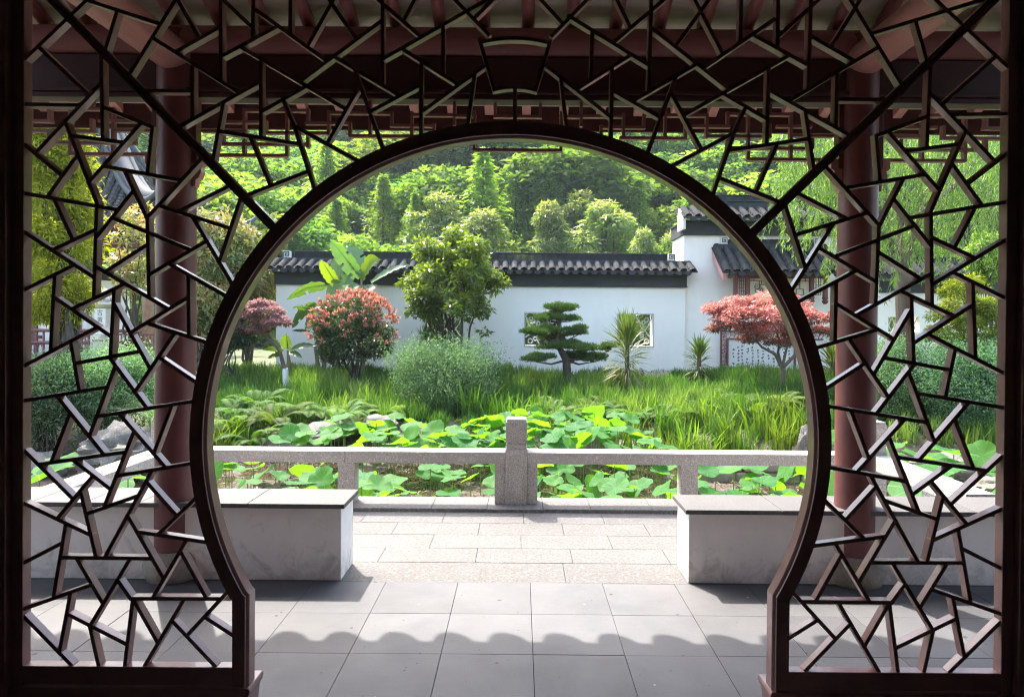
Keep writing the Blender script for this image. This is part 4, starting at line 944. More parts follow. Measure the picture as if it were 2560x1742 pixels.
# inscribed stone post
LY = 17.0
lpx = X(258, LY)
ln = empty('stone_lantern', (lpx, LY, .4), 'tall pale stone post with inscribed characters and carved cap, left of the lattice column', 'stone post')
ig = Matrix.Translation((-lpx, -LY, -.4))
def gch(mb, name, mat=None, bevel=.008, smooth=None): o = mb.obj(name, mat or M_lst, ln, bevel, smooth); o.matrix_parent_inverse = ig; return o
M_lst = surf('lantern_stone', (.50, .47, .43), .8, .1, 4, .3, .2, 60, speck=(.8, .8, .8), speck_scale=90)
zt1, zt2, zt3, zt4 = Z(771, LY, 260), Z(838, LY, 260), Z(852, LY, 260), Z(900, LY, 260)
gch(MB().box(lpx - .19, lpx + .19, LY - .19, LY + .19, zt2, zt1), 'tablet_block'); gch(MB().box(lpx - .10, lpx + .20 - .02, LY - .197, LY - .19, zt2 + .03, zt1 - .01), 'tablet', M_ornw, .002)
gch(MB().lathe([(.17, zt3), (.25, zt3 + .03), (.25, zt2 - .02), (.2, zt2 - .001)], 16, (lpx, LY)), 'collar'); gch(MB().box(lpx - .2, lpx + .2, LY - .2, LY + .2, 0, zt3 - .001), 'pedestal')
gch(MB().lathe([(.19, zt1 + .001), (.27, zt1 + .05), (.30, zt1 + .10), (.27, zt1 + .16), (.2, zt1 + .2), (.22, zt1 + .3), (.15, zt1 + .4), (.05, zt1 + .52)], 20, (lpx, LY)), 'carved_cap', None, 0, 50)
for k in range(10):
    an = 2 * math.pi * k / 10; gch(MB().lathe([(.02, zt1 + .15), (.055, zt1 + .19), (.05, zt1 + .26), (.01, zt1 + .3)], 8, (lpx + .24 * math.cos(an), LY + .24 * math.sin(an))), 'petal', None, 0, 60)
glyphs('古黄河', .155, (lpx + .04, LY - .199, zt1 - .12), 'inscription', ln, M_ink, 1.15, ig)

# low maroon fence along the far left path
fy = 18.2
fe = empty('red_fence', (X(300, fy), fy, .4), 'low maroon railing of square pickets beside the stone post', 'fence')
ife = Matrix.Translation((-X(300, fy), -fy, -.4))
def fch(mb, name, mat=M_red, bevel=.004): o = mb.obj(name, mat, fe, bevel); o.matrix_parent_inverse = ife
zf0, zf1 = Z(872, fy, 300), Z(833, fy, 300)
fch(MB().box(X(176, fy), X(480, fy), fy - .03, fy + .03, zf1 - .06, zf1), 'rail'); fch(MB().box(X(176, fy), X(480, fy), fy - .03, fy + .03, zf0 - .05, zf0 + .03), 'rail')
for i in range(34):
    xx = X(178 + i * 9, fy); fch(MB().box(xx - .018, xx + .018, fy - .018, fy + .018, zf0 + .031, zf1 - .061), 'picket')
fch(MB().box(X(176, fy), X(480, fy), fy - .12, fy + .12, 0, zf0 - .06), 'kerb_block', M_gran)
# ------------------------------------------------------------------ foliage
rng = np.random.default_rng(7)
L_broad = leaf_mat('leaf_broad', (.07, .125, .034), (.10, .165, .038), (.155, .205, .045), .5, hue=.03, val=.3, rough=.7, spec=.15)
L_conif = leaf_mat('leaf_metasequoia', (.09, .155, .035), (.125, .20, .04), (.17, .235, .05), .54, hue=.015, val=.2)
L_pale = leaf_mat('leaf_pale', (.06, .10, .035), (.12, .165, .06), (.27, .28, .14), .40, hue=.015, val=.2)
L_teal = leaf_mat('leaf_blue_green', (.055, .105, .06), (.10, .175, .095), (.20, .28, .17), .34, (1.5, 1.9, .7), .6, spec=.15)
L_photg = leaf_mat('leaf_photinia', (.035, .062, .025), (.055, .092, .03), (.09, .135, .04), .25, (1.8, 2.1, .5), .28, spec=.6)
L_photr = leaf_mat('leaf_photinia_red', (.40, .18, .11), (.50, .27, .165), (.52, .37, .22), .36, (1.15, .95, .8), .35)
L_osm = leaf_mat('leaf_osmanthus', (.06, .10, .026), (.10, .16, .032), (.18, .25, .04), .44, (2.0, 2.2, .35), .3, spec=.55)
L_pine = leaf_mat('pine_needle', (.035, .07, .018), (.065, .125, .026), (.12, .19, .04), .2, (1.6, 1.9, .5), .5)
L_yucca = leaf_mat('yucca_blade', (.30, .26, .14), (.07, .105, .03), (.10, .17, .03), .25, (1.7, 1.9, .5), .4)
L_banana = leaf_mat('banana_leaf', (.06, .125, .065), (.08, .155, .07), (.13, .20, .035), .27, (2.3, 2.3, .3), .35, hue=.01)
L_mapr = leaf_mat('leaf_maple_red', (.12, .085, .045), (.37, .17, .115), (.55, .29, .195), .38, (1.2, .95, .85), .5)
L_mapp = leaf_mat('leaf_maple_pink', (.20, .13, .06), (.30, .15, .13), (.38, .22, .21), .42, (1.15, 1.0, .9), .5)
L_mapy = leaf_mat('leaf_maple_yellow', (.06, .09, .015), (.13, .16, .02), (.26, .25, .03), .5, (1.9, 1.9, .4), .5)
L_oran = leaf_mat('leaf_cinnamon', (.11, .20, .05), (.30, .29, .10), (.62, .30, .20), .42, (1.15, 1.15, .6), .3, spec=.65)
L_gold = leaf_mat('leaf_gold_conifer', (.13, .18, .010), (.26, .30, .014), (.42, .42, .025), .52, (1.5, 1.65, .4), .5)
L_will = leaf_mat('leaf_willow', (.045, .085, .02), (.085, .14, .03), (.18, .23, .06), .45, (1.9, 2.0, .45), .4)
L_grass = leaf_mat('grass_blade', (.042, .088, .020), (.078, .138, .026), (.21, .25, .075), .40, (1.55, 1.85, .42), .45)
L_fern = leaf_mat('fern_leaf', (.045, .085, .022), (.075, .13, .03), (.12, .17, .04), .38, (1.8, 2.0, .4), .65, spec=.15)
L_iris = leaf_mat('iris_blade', (.045, .09, .016), (.075, .135, .02), (.12, .19, .03), .42, (1.8, 2.0, .35), .5, spec=.25)

def G(px, Y, dz=0.0):
    p_ = at(px, 900, Y); return Vector((p_.x, Y, float(ground_h(p_.x, Y)) + dz))
def pxm(Y): return Y / FPX

def thing(name, loc, label, cat, group=None): return empty(name, loc, label, cat, group)
def crown(par, name, parts, mat):
    V, Q, T = cat_arrays(parts); me = np_mesh(name, V, Q, mat, T); o = link(name, me, par); return o
def limbs(base, targets, r0, rng_, n=5, wob=.08, split=.35):
    """trunk(s) and branches from base to each clump centre"""
    mb = MB(); base = Vector(base)
    for t in targets:
        t = Vector(t); pts = []; rad = []
        for i in range(n + 1):
            f = i / n; p_ = base.lerp(t, f); p_.x = base.x + (t.x - base.x) * f ** 1.5; p_.y = base.y + (t.y - base.y) * f ** 1.5
            p_ += Vector(rng_.normal(size=3)) * wob * (1 if 0 < i < n else 0); pts.append(p_); rad.append(r0 * (1 - .8 * f))
        mb.tube(pts, rad, 6)
    return mb

# ---- trees of the hillside: a few kinds, each built once, then copied
def broad_variant(seed, h=7.5, r=2.7, n=4600, leaf=.36, tall=.62):
    g = np.random.default_rng(seed); k = 24
    d = unit(g.normal(size=(k, 3))); d[:, 2] = np.abs(d[:, 2]) * 1.0 - .25
    C = d * np.array([r * .72, r * .72, h * tall * .5]) * (.55 + .5 * g.random((k, 1))) + np.array([0, 0, h * .58])
    rad = r * (.27 + .2 * g.random(k))
    V, Q, T, P, dd = shell_leaves(g, C, rad, n, leaf, leaf * .6, .7, .5, .8, .45, .1)
    tr = limbs((0, 0, -.6), [C[i] for i in range(0, k, 4)], .16, g, 5, .15)
    return tr.mesh('trunk', M_barkd, fix=False), np_mesh('crown', V, Q, L_broad, T)
def conif_variant(seed, h=9.5, r=2.6, n=3000):
    g = np.random.default_rng(seed); parts = []
    t = g.random(n) ** .8; z = h * (.12 + .88 * t); rr = r * (1 - t) ** .9 * (.9 + .25 * np.sin(z * 3.1 + seed) + .2 * g.random(n)) + .07
    a = g.random(n) * 2 * math.pi + np.floor(z * 2.2) * 2.4
    lev = np.floor(z * 2.0); a = np.round(a / .9) * .9 + g.normal(size=n) * .22 + lev * 1.1; rr = rr * (.35 + .85 * np.abs(np.sin(lev * 12.9 + np.round(a / .9) * 7.1)))
    q = g.random(n) ** .9
    P = np.stack([rr * q * np.cos(a), rr * q * np.sin(a), z - .35 * rr * q + .1 * g.normal(size=n)], 1)
    out = np.stack([np.cos(a), np.sin(a), -.35 + .0 * a], 1)
    V, Q = leaf_arrays(P, unit(out + g.normal(size=(n, 3)) * .5), unit(np.array([0, 0, 1.]) + g.normal(size=(n, 3)) * .5), .36 * (.6 + .7 * g.random(n)), .11)
    tint = np.clip(.25 + .5 * g.random(n) + .25 * (q - .5), 0, 1)
    tr = MB().tube([(0, 0, -.6), (0.02, 0, h * .5), (0, 0, h * .97)], [.16, .09, .015], 6)
    for i in range(26):
        zz = h * (.15 + .8 * i / 26); aa = i * 2.4; L_ = r * (1 - (zz / h - .12) / .88) ** .75 * .8
        tr.tube([(0, 0, zz), (L_ * math.cos(aa), L_ * math.sin(aa), zz - .2 * L_)], [.03, .008], 4)
    return tr.mesh('trunk', M_barkd, fix=False), np_mesh('crown', V, Q, L_conif, tint)
def fluff_variant(seed, h=6.5, r=1.6, n=5200, top=.35):
    g = np.random.default_rng(seed); k = 34
    t = g.random(k); z = h * (.22 + .74 * t); rr = r * np.sin(np.clip((t * .86 + .2), 0, 1) * math.pi) ** .6
    a = g.random(k) * 2 * math.pi; q = .35 + .5 * g.random(k)
    C = np.stack([rr * q * np.cos(a), rr * q * np.sin(a), z], 1); rad = r * (.30 + .14 * g.random(k))
    V, Q, T, P, d = shell_leaves(g, C, rad, n, .26, .085, .8, .45, .8, .5, .25)
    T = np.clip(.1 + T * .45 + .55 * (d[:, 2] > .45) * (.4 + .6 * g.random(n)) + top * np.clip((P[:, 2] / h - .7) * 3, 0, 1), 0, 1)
    tr = limbs((0, 0, -.6), [C[i] for i in range(0, k, 5)], .12, g, 5, .1)
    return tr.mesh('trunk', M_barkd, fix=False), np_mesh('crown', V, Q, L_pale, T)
KIND = {'broad': [broad_variant(s, 7.5, 2.7 + .2 * (s % 3)) for s in range(5)], 'conifer': [conif_variant(s + 20) for s in range(3)], 'fluffy': [fluff_variant(s + 40, 6.5, 1.5 + .25 * (s % 2)) for s in range(3)]}
INFO = {'broad': ('broadleaf_tree', 'rounded broadleaf tree in the dense green wood on the hillside', 7.8, 'broadleaf trees on the hillside'),
        'conifer': ('metasequoia_tree', 'feathery upright conifer rising from the hillside wood', 9.5, 'upright conifers on the hillside'),
        'fluffy': ('flowering_tree', 'pale tufted bushy tree on the hillside', 6.6, 'pale tufted trees on the hillside')}
def hill_tree(kind, x, y, h, v=0, wide=1.0, label=None, sink=0.0):
    nm, lb, h0, gp = INFO[kind]; tr, cr = KIND[kind][v % len(KIND[kind])]
    z = float(ground_h(x, y)) - sink
    px_ = VPX + FPX * x / y
    if not label:
        ps = 'behind the left lattice' if px_ < 480 else 'left of the banana' if px_ < 760 else 'above the banana and round tree' if px_ < 1200 else 'above the middle of the long wall' if px_ < 1560 else 'above the white hall' if px_ < 1950 else 'behind the right lattice'
        hs_ = 'low on the slope' if y < 48 else 'halfway up the slope' if y < 62 else 'high on the slope'
        lb = '%s, %s %s' % ({'broad': 'rounded broadleaf tree', 'conifer': 'feathery upright conifer', 'fluffy': 'pale tufted tree'}[kind], hs_, ps)
    e = empty(nm, (x, y, z), label or lb, 'tree', None if label else gp, rng.random() * 6.28); s = h / h0; e.scale = (s * wide, s * wide, s)
    link('trunk', tr, e); link('crown', cr, e); return e
placed = []
def hill_at(kind, px, ptop, Y, v=0, wide=1.0, label=None):
    p_ = at(px, ptop, Y); g_ = float(ground_h(p_.x, Y)); hill_tree(kind, p_.x, Y, max(2.5, p_.z - g_), v, wide, label); placed.append((p_.x, Y, 2.2))
named = [('conifer', 1291, 398, 45, 0, 1.15, 'tallest slender conifer in the middle of the hillside wood'), ('conifer', 958, 440, 43, 1, 1.3, 'broad feathery conifer above the round green garden tree'), ('conifer', 1038, 482, 41, 2, 1.0, 'slim conifer between two pale bushes left of centre'),
         ('conifer', 1396, 418, 50, 1, 1.0, 'conifer spire behind the tall pale bushy trees'), ('conifer', 1502, 398, 49, 2, 1.0, 'conifer spire standing alone right of the pale trees'), ('conifer', 1598, 450, 44, 0, 1.4, 'wide feathery conifer left of the white hall roof'), ('conifer', 1137, 440, 52, 2, 1.1, 'distant conifer behind the low rounded pale tree'),
         ('fluffy', 1102, 478, 40, 0, 1.5, 'low rounded pale tree just above the wall, left of the tallest conifer'), ('fluffy', 1210, 527, 37, 1, 1.4, 'drooping pale bush right behind the round green tree'), ('fluffy', 1372, 500, 39, 2, 1.15, 'pale tufted column tree, leftmost of three in a row'), ('fluffy', 1452, 472, 41, 0, 1.25, 'darker tufted column tree, middle of three in a row'), ('fluffy', 1510, 505, 38, 1, 1.45, 'broad pale tufted tree, rightmost of three in a row'),
         ('fluffy', 1610, 568, 33, 2, .8, 'small yellow pointed bush over the wall ridge'), ('fluffy', 1682, 575, 32, 0, .9, 'small pale bush against the white hall gable'), ('broad', 860, 455, 46, 1, 1.0, 'dark rounded tree left of the feathery conifer'), ('broad', 760, 515, 36, 2, 1.1, 'bright leafy tree above the left end of the long wall'), ('broad', 905, 545, 34, 3, 1.0, 'round green bush over the wall behind the banana'),
         ('broad', 640, 380, 40, 0, 1.2, 'big bright tree left of the round frame'), ('broad', 520, 410, 34, 4, 1.2, 'large tree right of the left column'), ('broad', 590, 350, 52, 2, 1.2, 'pale topped tree high beside the left fretwork'), ('broad', 980, 560, 31, 1, .8, 'low bush over the wall beside the round green tree'), ('broad', 1560, 590, 30, 0, .8, 'low bright bush over the wall near the spiral ridge end'), ('broad', 1430, 602, 29, 3, 1.0, 'low bright hedge bush over the wall, mid right')]
for t in named: hill_at(*t)
# the rest of the wood: scattered trees, the nearest three hundred as objects, the farther ones one mass
cand = []; g2 = random.Random(3)
y = 36.0
while y < 172:
    sp = 3.7 + (y - 36) * .045; xm = y * .80 + 4; x = -xm + g2.random() * sp
    while x < xm:
        cand.append((x + g2.uniform(-.4, .4) * sp, y + g2.uniform(-.4, .4) * sp, sp)); x += sp
    y += sp * .85
cand = [c for c in cand if all((c[0] - p_[0]) ** 2 + (c[1] - p_[1]) ** 2 > p_[2] ** 2 for p_ in placed)]
cnt = {'broad': 0, 'conifer': 0, 'fluffy': 0}; rest = []
for (x, y, sp) in cand:
    u = g2.random(); kind = 'broad' if u < .70 or y > 75 else ('conifer' if u < .88 else 'fluffy')
    h = g2.uniform(.75, 1.3) * {'broad': 6.8, 'conifer': 9.0, 'fluffy': 5.4}[kind] * (1 + (y - 36) * .009)
    if y < 44: h *= .72
    if cnt[kind] < 268: cnt[kind] += 1; hill_tree(kind, x, y, h, g2.randrange(5), g2.uniform(1.05, 1.55) * (1.2 if kind == 'broad' else 1), sink=.3)
    else: rest.append((x, y, h))
# far trees and undergrowth as one mass
parts = []
g3 = np.random.default_rng(12)
for (x, y, h) in rest:
    n = 1500; k = 14; d = unit(g3.normal(size=(k, 3))); d[:, 2] = np.abs(d[:, 2]) - .2
    C = d * np.array([h * .34, h * .34, h * .3]) + np.array([x, y, float(ground_h(x, y)) + h * .5])
    V, Q, T, P, dd = shell_leaves(g3, C, h * (.14 + .1 * g3.random(k)), n, .5, .34, .75, .5, .8, .45, .1); T = np.clip(T * .7 + g3.random() * .3, 0, 1); parts.append((V, Q, T))
n = 110000
yy = 30 + 110 * g3.random(n) ** 1.7; xx = (g3.random(n) * 2 - 1) * (yy * .85 + 4); zz = ground_h(xx, yy) + g3.random(n) * (1.4 + .02 * yy)
V, Q = leaf_arrays(np.stack([xx, yy, zz], 1), unit(g3.normal(size=(n, 3)) + np.array([0, -.3, -.1])), unit(np.array([0, -.3, 1.]) + g3.normal(size=(n, 3)) * .5), .3 + yy * .006, .2 + yy * .004)
parts.append((V, Q, g3.random(n)))
V, Q, T = cat_arrays(parts)
tag(link('wood', np_mesh('wood', V, Q, L_broad, T)), 'dense green wood covering the far hillside behind the wall', kind='stuff')

# ---- round osmanthus tree
def blob(par_px, rx, rz_, Y, k, g, ry=None, shape=None, inner=.3):
    c_ = at(*par_px, Y); a = rx * pxm(Y); b_ = rz_ * pxm(Y); ry = ry or a
    d = unit(g.normal(size=(k, 3))); q = inner + (1 - inner) * g.random((k, 1)) ** .5
    C = d * q * np.array([a, ry, b_])
    if shape is not None: C = shape(C, a, b_)
    return C + np.array(c_)
def plant(name, label, cat, base, parts_mats, stem, stem_mat, group=None, extra=None):
    e = thing(name, base, label, cat, group); inv_ = Matrix.Translation(-Vector(base))
    if stem is not None:
        o = stem.obj('trunk' if cat == 'tree' else 'stems', stem_mat, e); o.matrix_parent_inverse = inv_
    for nm, parts, mat in parts_mats:
        o = crown(e, nm, parts, mat); o.matrix_parent_inverse = inv_
    return e
g = np.random.default_rng(101); Yt = 14.4
def pear(C, a, b_):
    t = C[:, 2] / b_; C[:, 0] *= np.clip(.98 - .38 * np.clip(t, 0, 1) ** 1.3, .3, 1); C[:, 1] *= np.clip(.98 - .38 * np.clip(t, 0, 1), .3, 1); return C
C = blob((1132, 716), 140, 140, Yt, 180, g, None, pear, .45); _c0 = np.array(at(1130, 712, Yt)); _dd = unit(C - _c0); C = _c0 + (C - _c0) * (.86 + .20 * np.sin(_dd[:, :1] * 7.3 + 1.0) * np.cos(_dd[:, 2:3] * 6.1 + _dd[:, 1:2] * 4) + .14 * g.random((len(C), 1))); C = C[~((np.abs(C[:, 0] - at(1130, 712, Yt).x) < .34) & (C[:, 2] < at(1130, 772, Yt).z))]
rad = .10 + .15 * g.random(len(C))
V, Q, T, P, d = shell_leaves(g, C, rad, 14000, .12, .046, .85, .1, .9, .25, .3, .7)
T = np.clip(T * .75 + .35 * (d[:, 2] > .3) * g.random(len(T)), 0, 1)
bs = G(1135, Yt, -.05)
st = MB()
for i in range(13):
    c_ = C[g.integers(len(C))]; b0 = bs + Vector((g.normal() * .12, g.normal() * .1, 0)); mid = Vector((b0.x + (c_[0] - b0.x) * .35, b0.y + (c_[1] - b0.y) * .35, b0.z + (c_[2] - b0.z) * .55))
    st.tube([b0, b0.lerp(mid, .5) + Vector(g.normal(size=3)) * .03, mid, mid.lerp(Vector(c_), .6) + Vector(g.normal(size=3)) * .05, Vector(c_)], [.034, .03, .024, .016, .006], 6)
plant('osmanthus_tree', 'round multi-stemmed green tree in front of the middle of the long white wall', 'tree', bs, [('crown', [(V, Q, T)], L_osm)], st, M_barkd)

# ---- photinia with red new leaves
g = np.random.default_rng(102); Yt = 13.9
C = blob((886, 826), 92, 78, Yt, 60, g, None, None, .5); rad = .16 + .1 * g.random(60)
V, Q, T, P, d = shell_leaves(g, C, rad, 12000, .095, .036, .9, .35, .8, .3, .1)
c0 = at(886, 826, Yt); n = 2600
dd = unit(g.normal(size=(n * 4, 3))); sel = (dd[:, 2] > -.35) & (g.random(n * 4) < np.clip(.15 + .85 * (dd[:, 2] + .1), .05, 1)); dd = dd[sel][:n]; n = len(dd)
cl = g.integers(0, 240, n); cdir = dd[:240] if n > 240 else dd
Pc = np.array(c0) + cdir[cl % len(cdir)] * np.array([108, 108, 93]) * pxm(Yt) * (.93 + .12 * g.random((len(cdir), 1)))[cl % len(cdir)]
Dr = unit(cdir[cl % len(cdir)] * .9 + np.array([0, 0, .7]) + g.normal(size=(n, 3)) * .45)
V2, Q2 = leaf_arrays(Pc + g.normal(size=(n, 3)) * .012, Dr, unit(g.normal(size=(n, 3))), .10 * (.7 + .6 * g.random(n)), .034)
bs = G(893, Yt, -.05)
plant('photinia_shrub', 'rounded dark shrub topped with coral red new leaves, in front of the banana', 'shrub', bs, [('foliage', [(V, Q, T)], L_photg), ('red_shoots', [(V2, Q2, g.random(n))], L_photr)], limbs(bs, [C[i] for i in range(0, 60, 7)], .03, g, 5, .04), M_barkd)

# ---- feathery blue green shrubs
def feathery(name, label, px, py, rx, rz_, Y, n, seed, leaf=.055, base_px=None, stems=26, ry=None, mat=None):
    g = np.random.default_rng(seed); c_ = at(px, py, Y); a, b_ = rx * pxm(Y), rz_ * pxm(Y)
    bs = G(base_px or px, Y, -.05); mb = MB(); parts = []; per = n // stems
    k = stems
    P = []; T_ = []
    for i in range(k):
        an = g.random() * 6.283; rr = g.random() ** .5
        tip = Vector((c_.x + a * rr * math.cos(an), Y + (ry or a) * rr * math.sin(an), c_.z + b_ * (1.0 - 1.3 * rr ** 2 * g.random()) * (.75 + .3 * g.random())))
        pts = [bs + Vector((g.normal() * .15 * a, g.normal() * .1, 0))]; m1 = pts[0].lerp(tip, .5) + Vector((0, 0, .25 * b_)); pts += [pts[0].lerp(m1, .5), m1, m1.lerp(tip, .6) + Vector((0, 0, .05)), tip]
        mb.tube(pts, [.012, .01, .008, .005, .002], 4, False)
        t = .18 + .82 * g.random(per) ** .7; seg = np.minimum((t * 4).astype(int), 3); f = t * 4 - seg; A = np.array([list(p_) for p_ in pts]); pos = A[seg] * (1 - f)[:, None] + A[seg + 1] * f[:, None]
        P.append(pos + g.normal(size=(per, 3)) * np.array([.16, .16, .11]) * (a / .9)); T_.append(np.clip(g.random() * .35 + .65 * g.random(per), 0, 1))
    # a filled skirt so the bush is dense low down
    m = n // 2; d = unit(g.normal(size=(m, 3))); q = .5 + .5 * g.random((m, 1)) ** .4; P.append(np.array([c_.x, Y, c_.z - b_ * .12]) + d * q * np.array([a * .95, (ry or a) * .9, b_ * .85]) * (1 + .12 * np.sin(d[:, :1] * 9 + seed) * np.cos(d[:, 2:3] * 7))); T_.append(g.random(m))
    P = np.concatenate(P); T_ = np.concatenate(T_); gz = ground_h(P[:, 0], P[:, 1]); P[:, 2] = np.maximum(P[:, 2], gz + .02)
    D_ = unit(g.normal(size=P.shape) * .8 + np.array([0, 0, .25])); V, Q = leaf_arrays(P, D_, unit(np.array([0, 0, 1.]) + g.normal(size=P.shape) * .7), leaf * (.6 + .8 * g.random(len(P))), leaf * .36)
    return plant(name, label, 'shrub', bs, [('foliage', [(V, Q, T_)], mat or L_teal)], mb, M_barkd)
feathery('feathery_shrub', 'loose blue-green feathery shrub in front of the round green tree', 1108, 955, 140, 98, 12.4, 20000, 201, .052, stems=44)
feathery('feathery_shrub', 'grey-green leafy shrub behind the left lattice, above the hollow rock', 262, 965, 150, 85, 10.4, 20000, 202, .055, stems=40)
feathery('feathery_shrub', 'leggy green shrub with cane stems at the far left edge', 100, 985, 95, 95, 9.6, 12000, 203, .055, stems=34)
feathery('feathery_shrub', 'dense green small-leaved shrub behind the right lattice', 2240, 950, 95, 105, 11.2, 15000, 204, .045, stems=30)
feathery('feathery_shrub', 'broad blue-green shrub at the far right edge over the pond', 2420, 965, 130, 110, 10.6, 20000, 205, .05, stems=36)

# ---- cloud pruned pine
g = np.random.default_rng(301); Yt = 14.2; parts = []; bs = G(1420, Yt, -.05); mb = MB()
pads = [(1402, 773, 40, 17, 0), (1393, 798, 58, 16, .1), (1357, 831, 50, 14, -.15), (1444, 830, 36, 15, .2), (1385, 846, 34, 10, .3), (1418, 869, 78, 19, 0), (1340, 897, 42, 15, -.2), (1477, 899, 50, 14, .15), (1522, 870, 22, 16, .1), (1440, 893, 30, 10, .3)]
tk = [bs, at(1416, 900, Yt), at(1404, 880, Yt), at(1392, 850, Yt), at(1397, 815, Yt), at(1402, 785, Yt)]
mb.tube(tk, [.10, .085, .07, .055, .04, .02], 8)
for (px, py, hw, hh, dy) in pads:
    c_ = at(px, py, Yt + dy); a, b_ = hw * pxm(Yt), hh * pxm(Yt); k = int(7 + hw / 6)
    an = g.random(k) * 6.283; rr = g.random(k) ** .5 * .82
    C = np.stack([c_.x + a * rr * np.cos(an), Yt + dy + a * .75 * rr * np.sin(an), c_.z + b_ * (.25 - .5 * rr) + .03 * g.normal(size=k)], 1)
    n = int(5200 * hw / 60); idx = g.integers(0, k, n); d = unit(g.normal(size=(n, 3))); d[:, 2] = np.where(d[:, 2] < -.15, -d[:, 2], d[:, 2])
    P = C[idx] + d * np.array([.16, .16, .085]) * (a / .45) ** .5 * g.random((n, 1)) ** .4
    V, Q = leaf_arrays(P, unit(d * .7 + np.array([0, 0, .9]) + g.normal(size=(n, 3)) * .35), unit(g.normal(size=(n, 3))), .075 * (.7 + .6 * g.random(n)), .013)
    parts.append((V, Q, np.clip(.15 + .6 * g.random(n) + .3 * d[:, 2] * g.random(n), 0, 1)))
    s0 = min(tk, key=lambda p_: abs(p_.z - (c_.z - .18))); mb.tube([s0, s0.lerp(Vector((c_.x, Yt + dy, c_.z - b_ * .6)), .5) + Vector((0, 0, -.06)), Vector((c_.x, Yt + dy, c_.z - b_ * .5))], [.03, .022, .01], 6)
    for q_ in range(5): 
        i = g.integers(k); mb.tube([Vector((c_.x, Yt + dy, c_.z - b_ * .5)), Vector(C[i])], [.012, .005], 4)
plant('cloud_pine', 'cloud-pruned dark pine with flat layered pads before the left carved window', 'tree', bs, [('needles', parts, L_pine)], mb, M_barkd)

# ---- yuccas
def yucca(px, pbase, ptop, half, Y, seed, label, n=230):
    g = np.random.default_rng(seed); bs = G(px, Y, -.03); zt = at(px, ptop, Y).z; L0 = half * pxm(Y) * 1.08; zc = zt - L0
    H = zc - bs.z; t = g.random(n) ** .75; z = bs.z + H * (.28 + .74 * t); a = g.random(n) * 6.283
    el = np.radians(-28 + 118 * np.clip((t - .05), 0, 1) ** 1.25 + g.normal(size=n) * 6)
    P = np.stack([bs.x + .04 * np.cos(a), Y + .04 * np.sin(a), z], 1)
    D_ = np.stack([np.cos(a) * np.cos(el), np.sin(a) * np.cos(el), np.sin(el)], 1)
    V, Q = leaf_arrays(P, D_, unit(np.array([0, 0, 1.]) + g.normal(size=(n, 3)) * .2), L0 * (.8 + .25 * g.random(n)), .036, .25)
    T = np.clip(np.where(t < .3, .1 + .35 * g.random(n), .5 + .5 * (t - .3) / .7 * g.random(n) + .12 * g.normal(size=n)), 0, 1)
    plant('yucca', label, 'plant', bs, [('blades', [(V, Q, T)], L_yucca)], MB().tube([bs, (bs.x, Y, bs.z + H * .5), (bs.x, Y, zc + .05)], [.055, .05, .04], 8), M_bark)
yucca(1568, 945, 762, 72, 13.5, 1, 'tall spiky yucca before the right carved window', 300)
yucca(1748, 935, 830, 44, 14.2, 2, 'small spiky yucca between the tall yucca and the text panel', 190)
yucca(2082, 950, 835, 55, 14.0, 3, 'spiky yucca beside the right column', 200)
yucca(1063, 930, 800, 42, 15.0, 4, 'half hidden yucca behind the red-topped shrub', 120)

# ---- banana plants
def banana_leaf(mb_parts, base, tip, wid, sag, roll, g, tint):
    base = Vector(base); tip = Vector(tip); ax = tip - base; L = ax.length; nseg = 16; V = []; T_ = []
    side0 = ax.cross(Vector((0, 1, 0))).normalized(); up = side0.cross(ax).normalized()
    sd = (side0 * math.cos(roll) + up * math.sin(roll)).normalized(); nr = ax.normalized().cross(sd)
    row = 5
    for i in range(nseg + 1):
        f = i / nseg; c_ = base + ax * f + Vector((0, 0, sag * 4 * f * (1 - f))) * L
        w_ = wid * (math.sin(math.pi * min(1, (f * .93 + .07)) ** .8) ** .55) * .5
        for k, q in enumerate((-1, -.5, 0, .5, 1)):
            rip = .05 * wid * math.sin(f * 34 + k * 2.1) * abs(q) + .03 * wid * g.normal() * abs(q)
            V.append(c_ + sd * (w_ * q) + nr * (abs(q) ** 1.5 * w_ * .35 + rip))
    Q = []
    for i in range(nseg):
        for k in range(4):
            if (k in (0, 3)) and g.random() < .10: continue
            Q.append((i*row+k, i*row+k+1, (i+1)*row+k+1, (i+1)*row+k))
    mb_parts.append((np.array([list(v) for v in V]), np.array(Q), np.clip(tint + .12 * g.normal(size=len(Q)) * .6, 0, 1)))
def r5(x, y): return (640 + x * .30995, 540 + y * .30995)
def banana(label, Y, leaves, stems, seed):
    g = np.random.default_rng(seed); bs = G(r5(*stems[0][0])[0], Y, 0); e = thing('banana_plant', bs, label, 'plant'); inv_ = Matrix.Translation(-bs)
    for (b_, t_, w_, sag, roll, dy, tn) in leaves:
        pr = []; B_ = at(*r5(*b_), Y); T2 = at(*r5(*t_), Y + dy); banana_leaf(pr, B_, T2, w_ * .30995 * pxm(Y), sag, roll, g, tn)
        V, Q, T = cat_arrays(pr); me = np_mesh('leaf', V, Q, L_banana, T, smooth=True); o = link('leaf', me, e); o.matrix_parent_inverse = inv_
        MB().tube([B_ + Vector((0, 0, .0)), B_.lerp(T2, .5) + Vector((0, 0, sag * (T2 - B_).length)), B_.lerp(T2, .93) + Vector((0, 0, sag * .26 * (T2 - B_).length))], [.014, .010, .004], 5).obj('midrib', M_stalk, o).matrix_parent_inverse = Matrix()
    for s_ in stems:
        pts = [at(*r5(*q_), Y) for q_ in s_]; pts[0].z = float(ground_h(pts[0].x, Y)) - .05
        o = MB().tube(pts, [.055] + [.045] * (len(pts) - 2) + [.02], 8).obj('pseudostem', M_barkp, e); o.matrix_parent_inverse = inv_
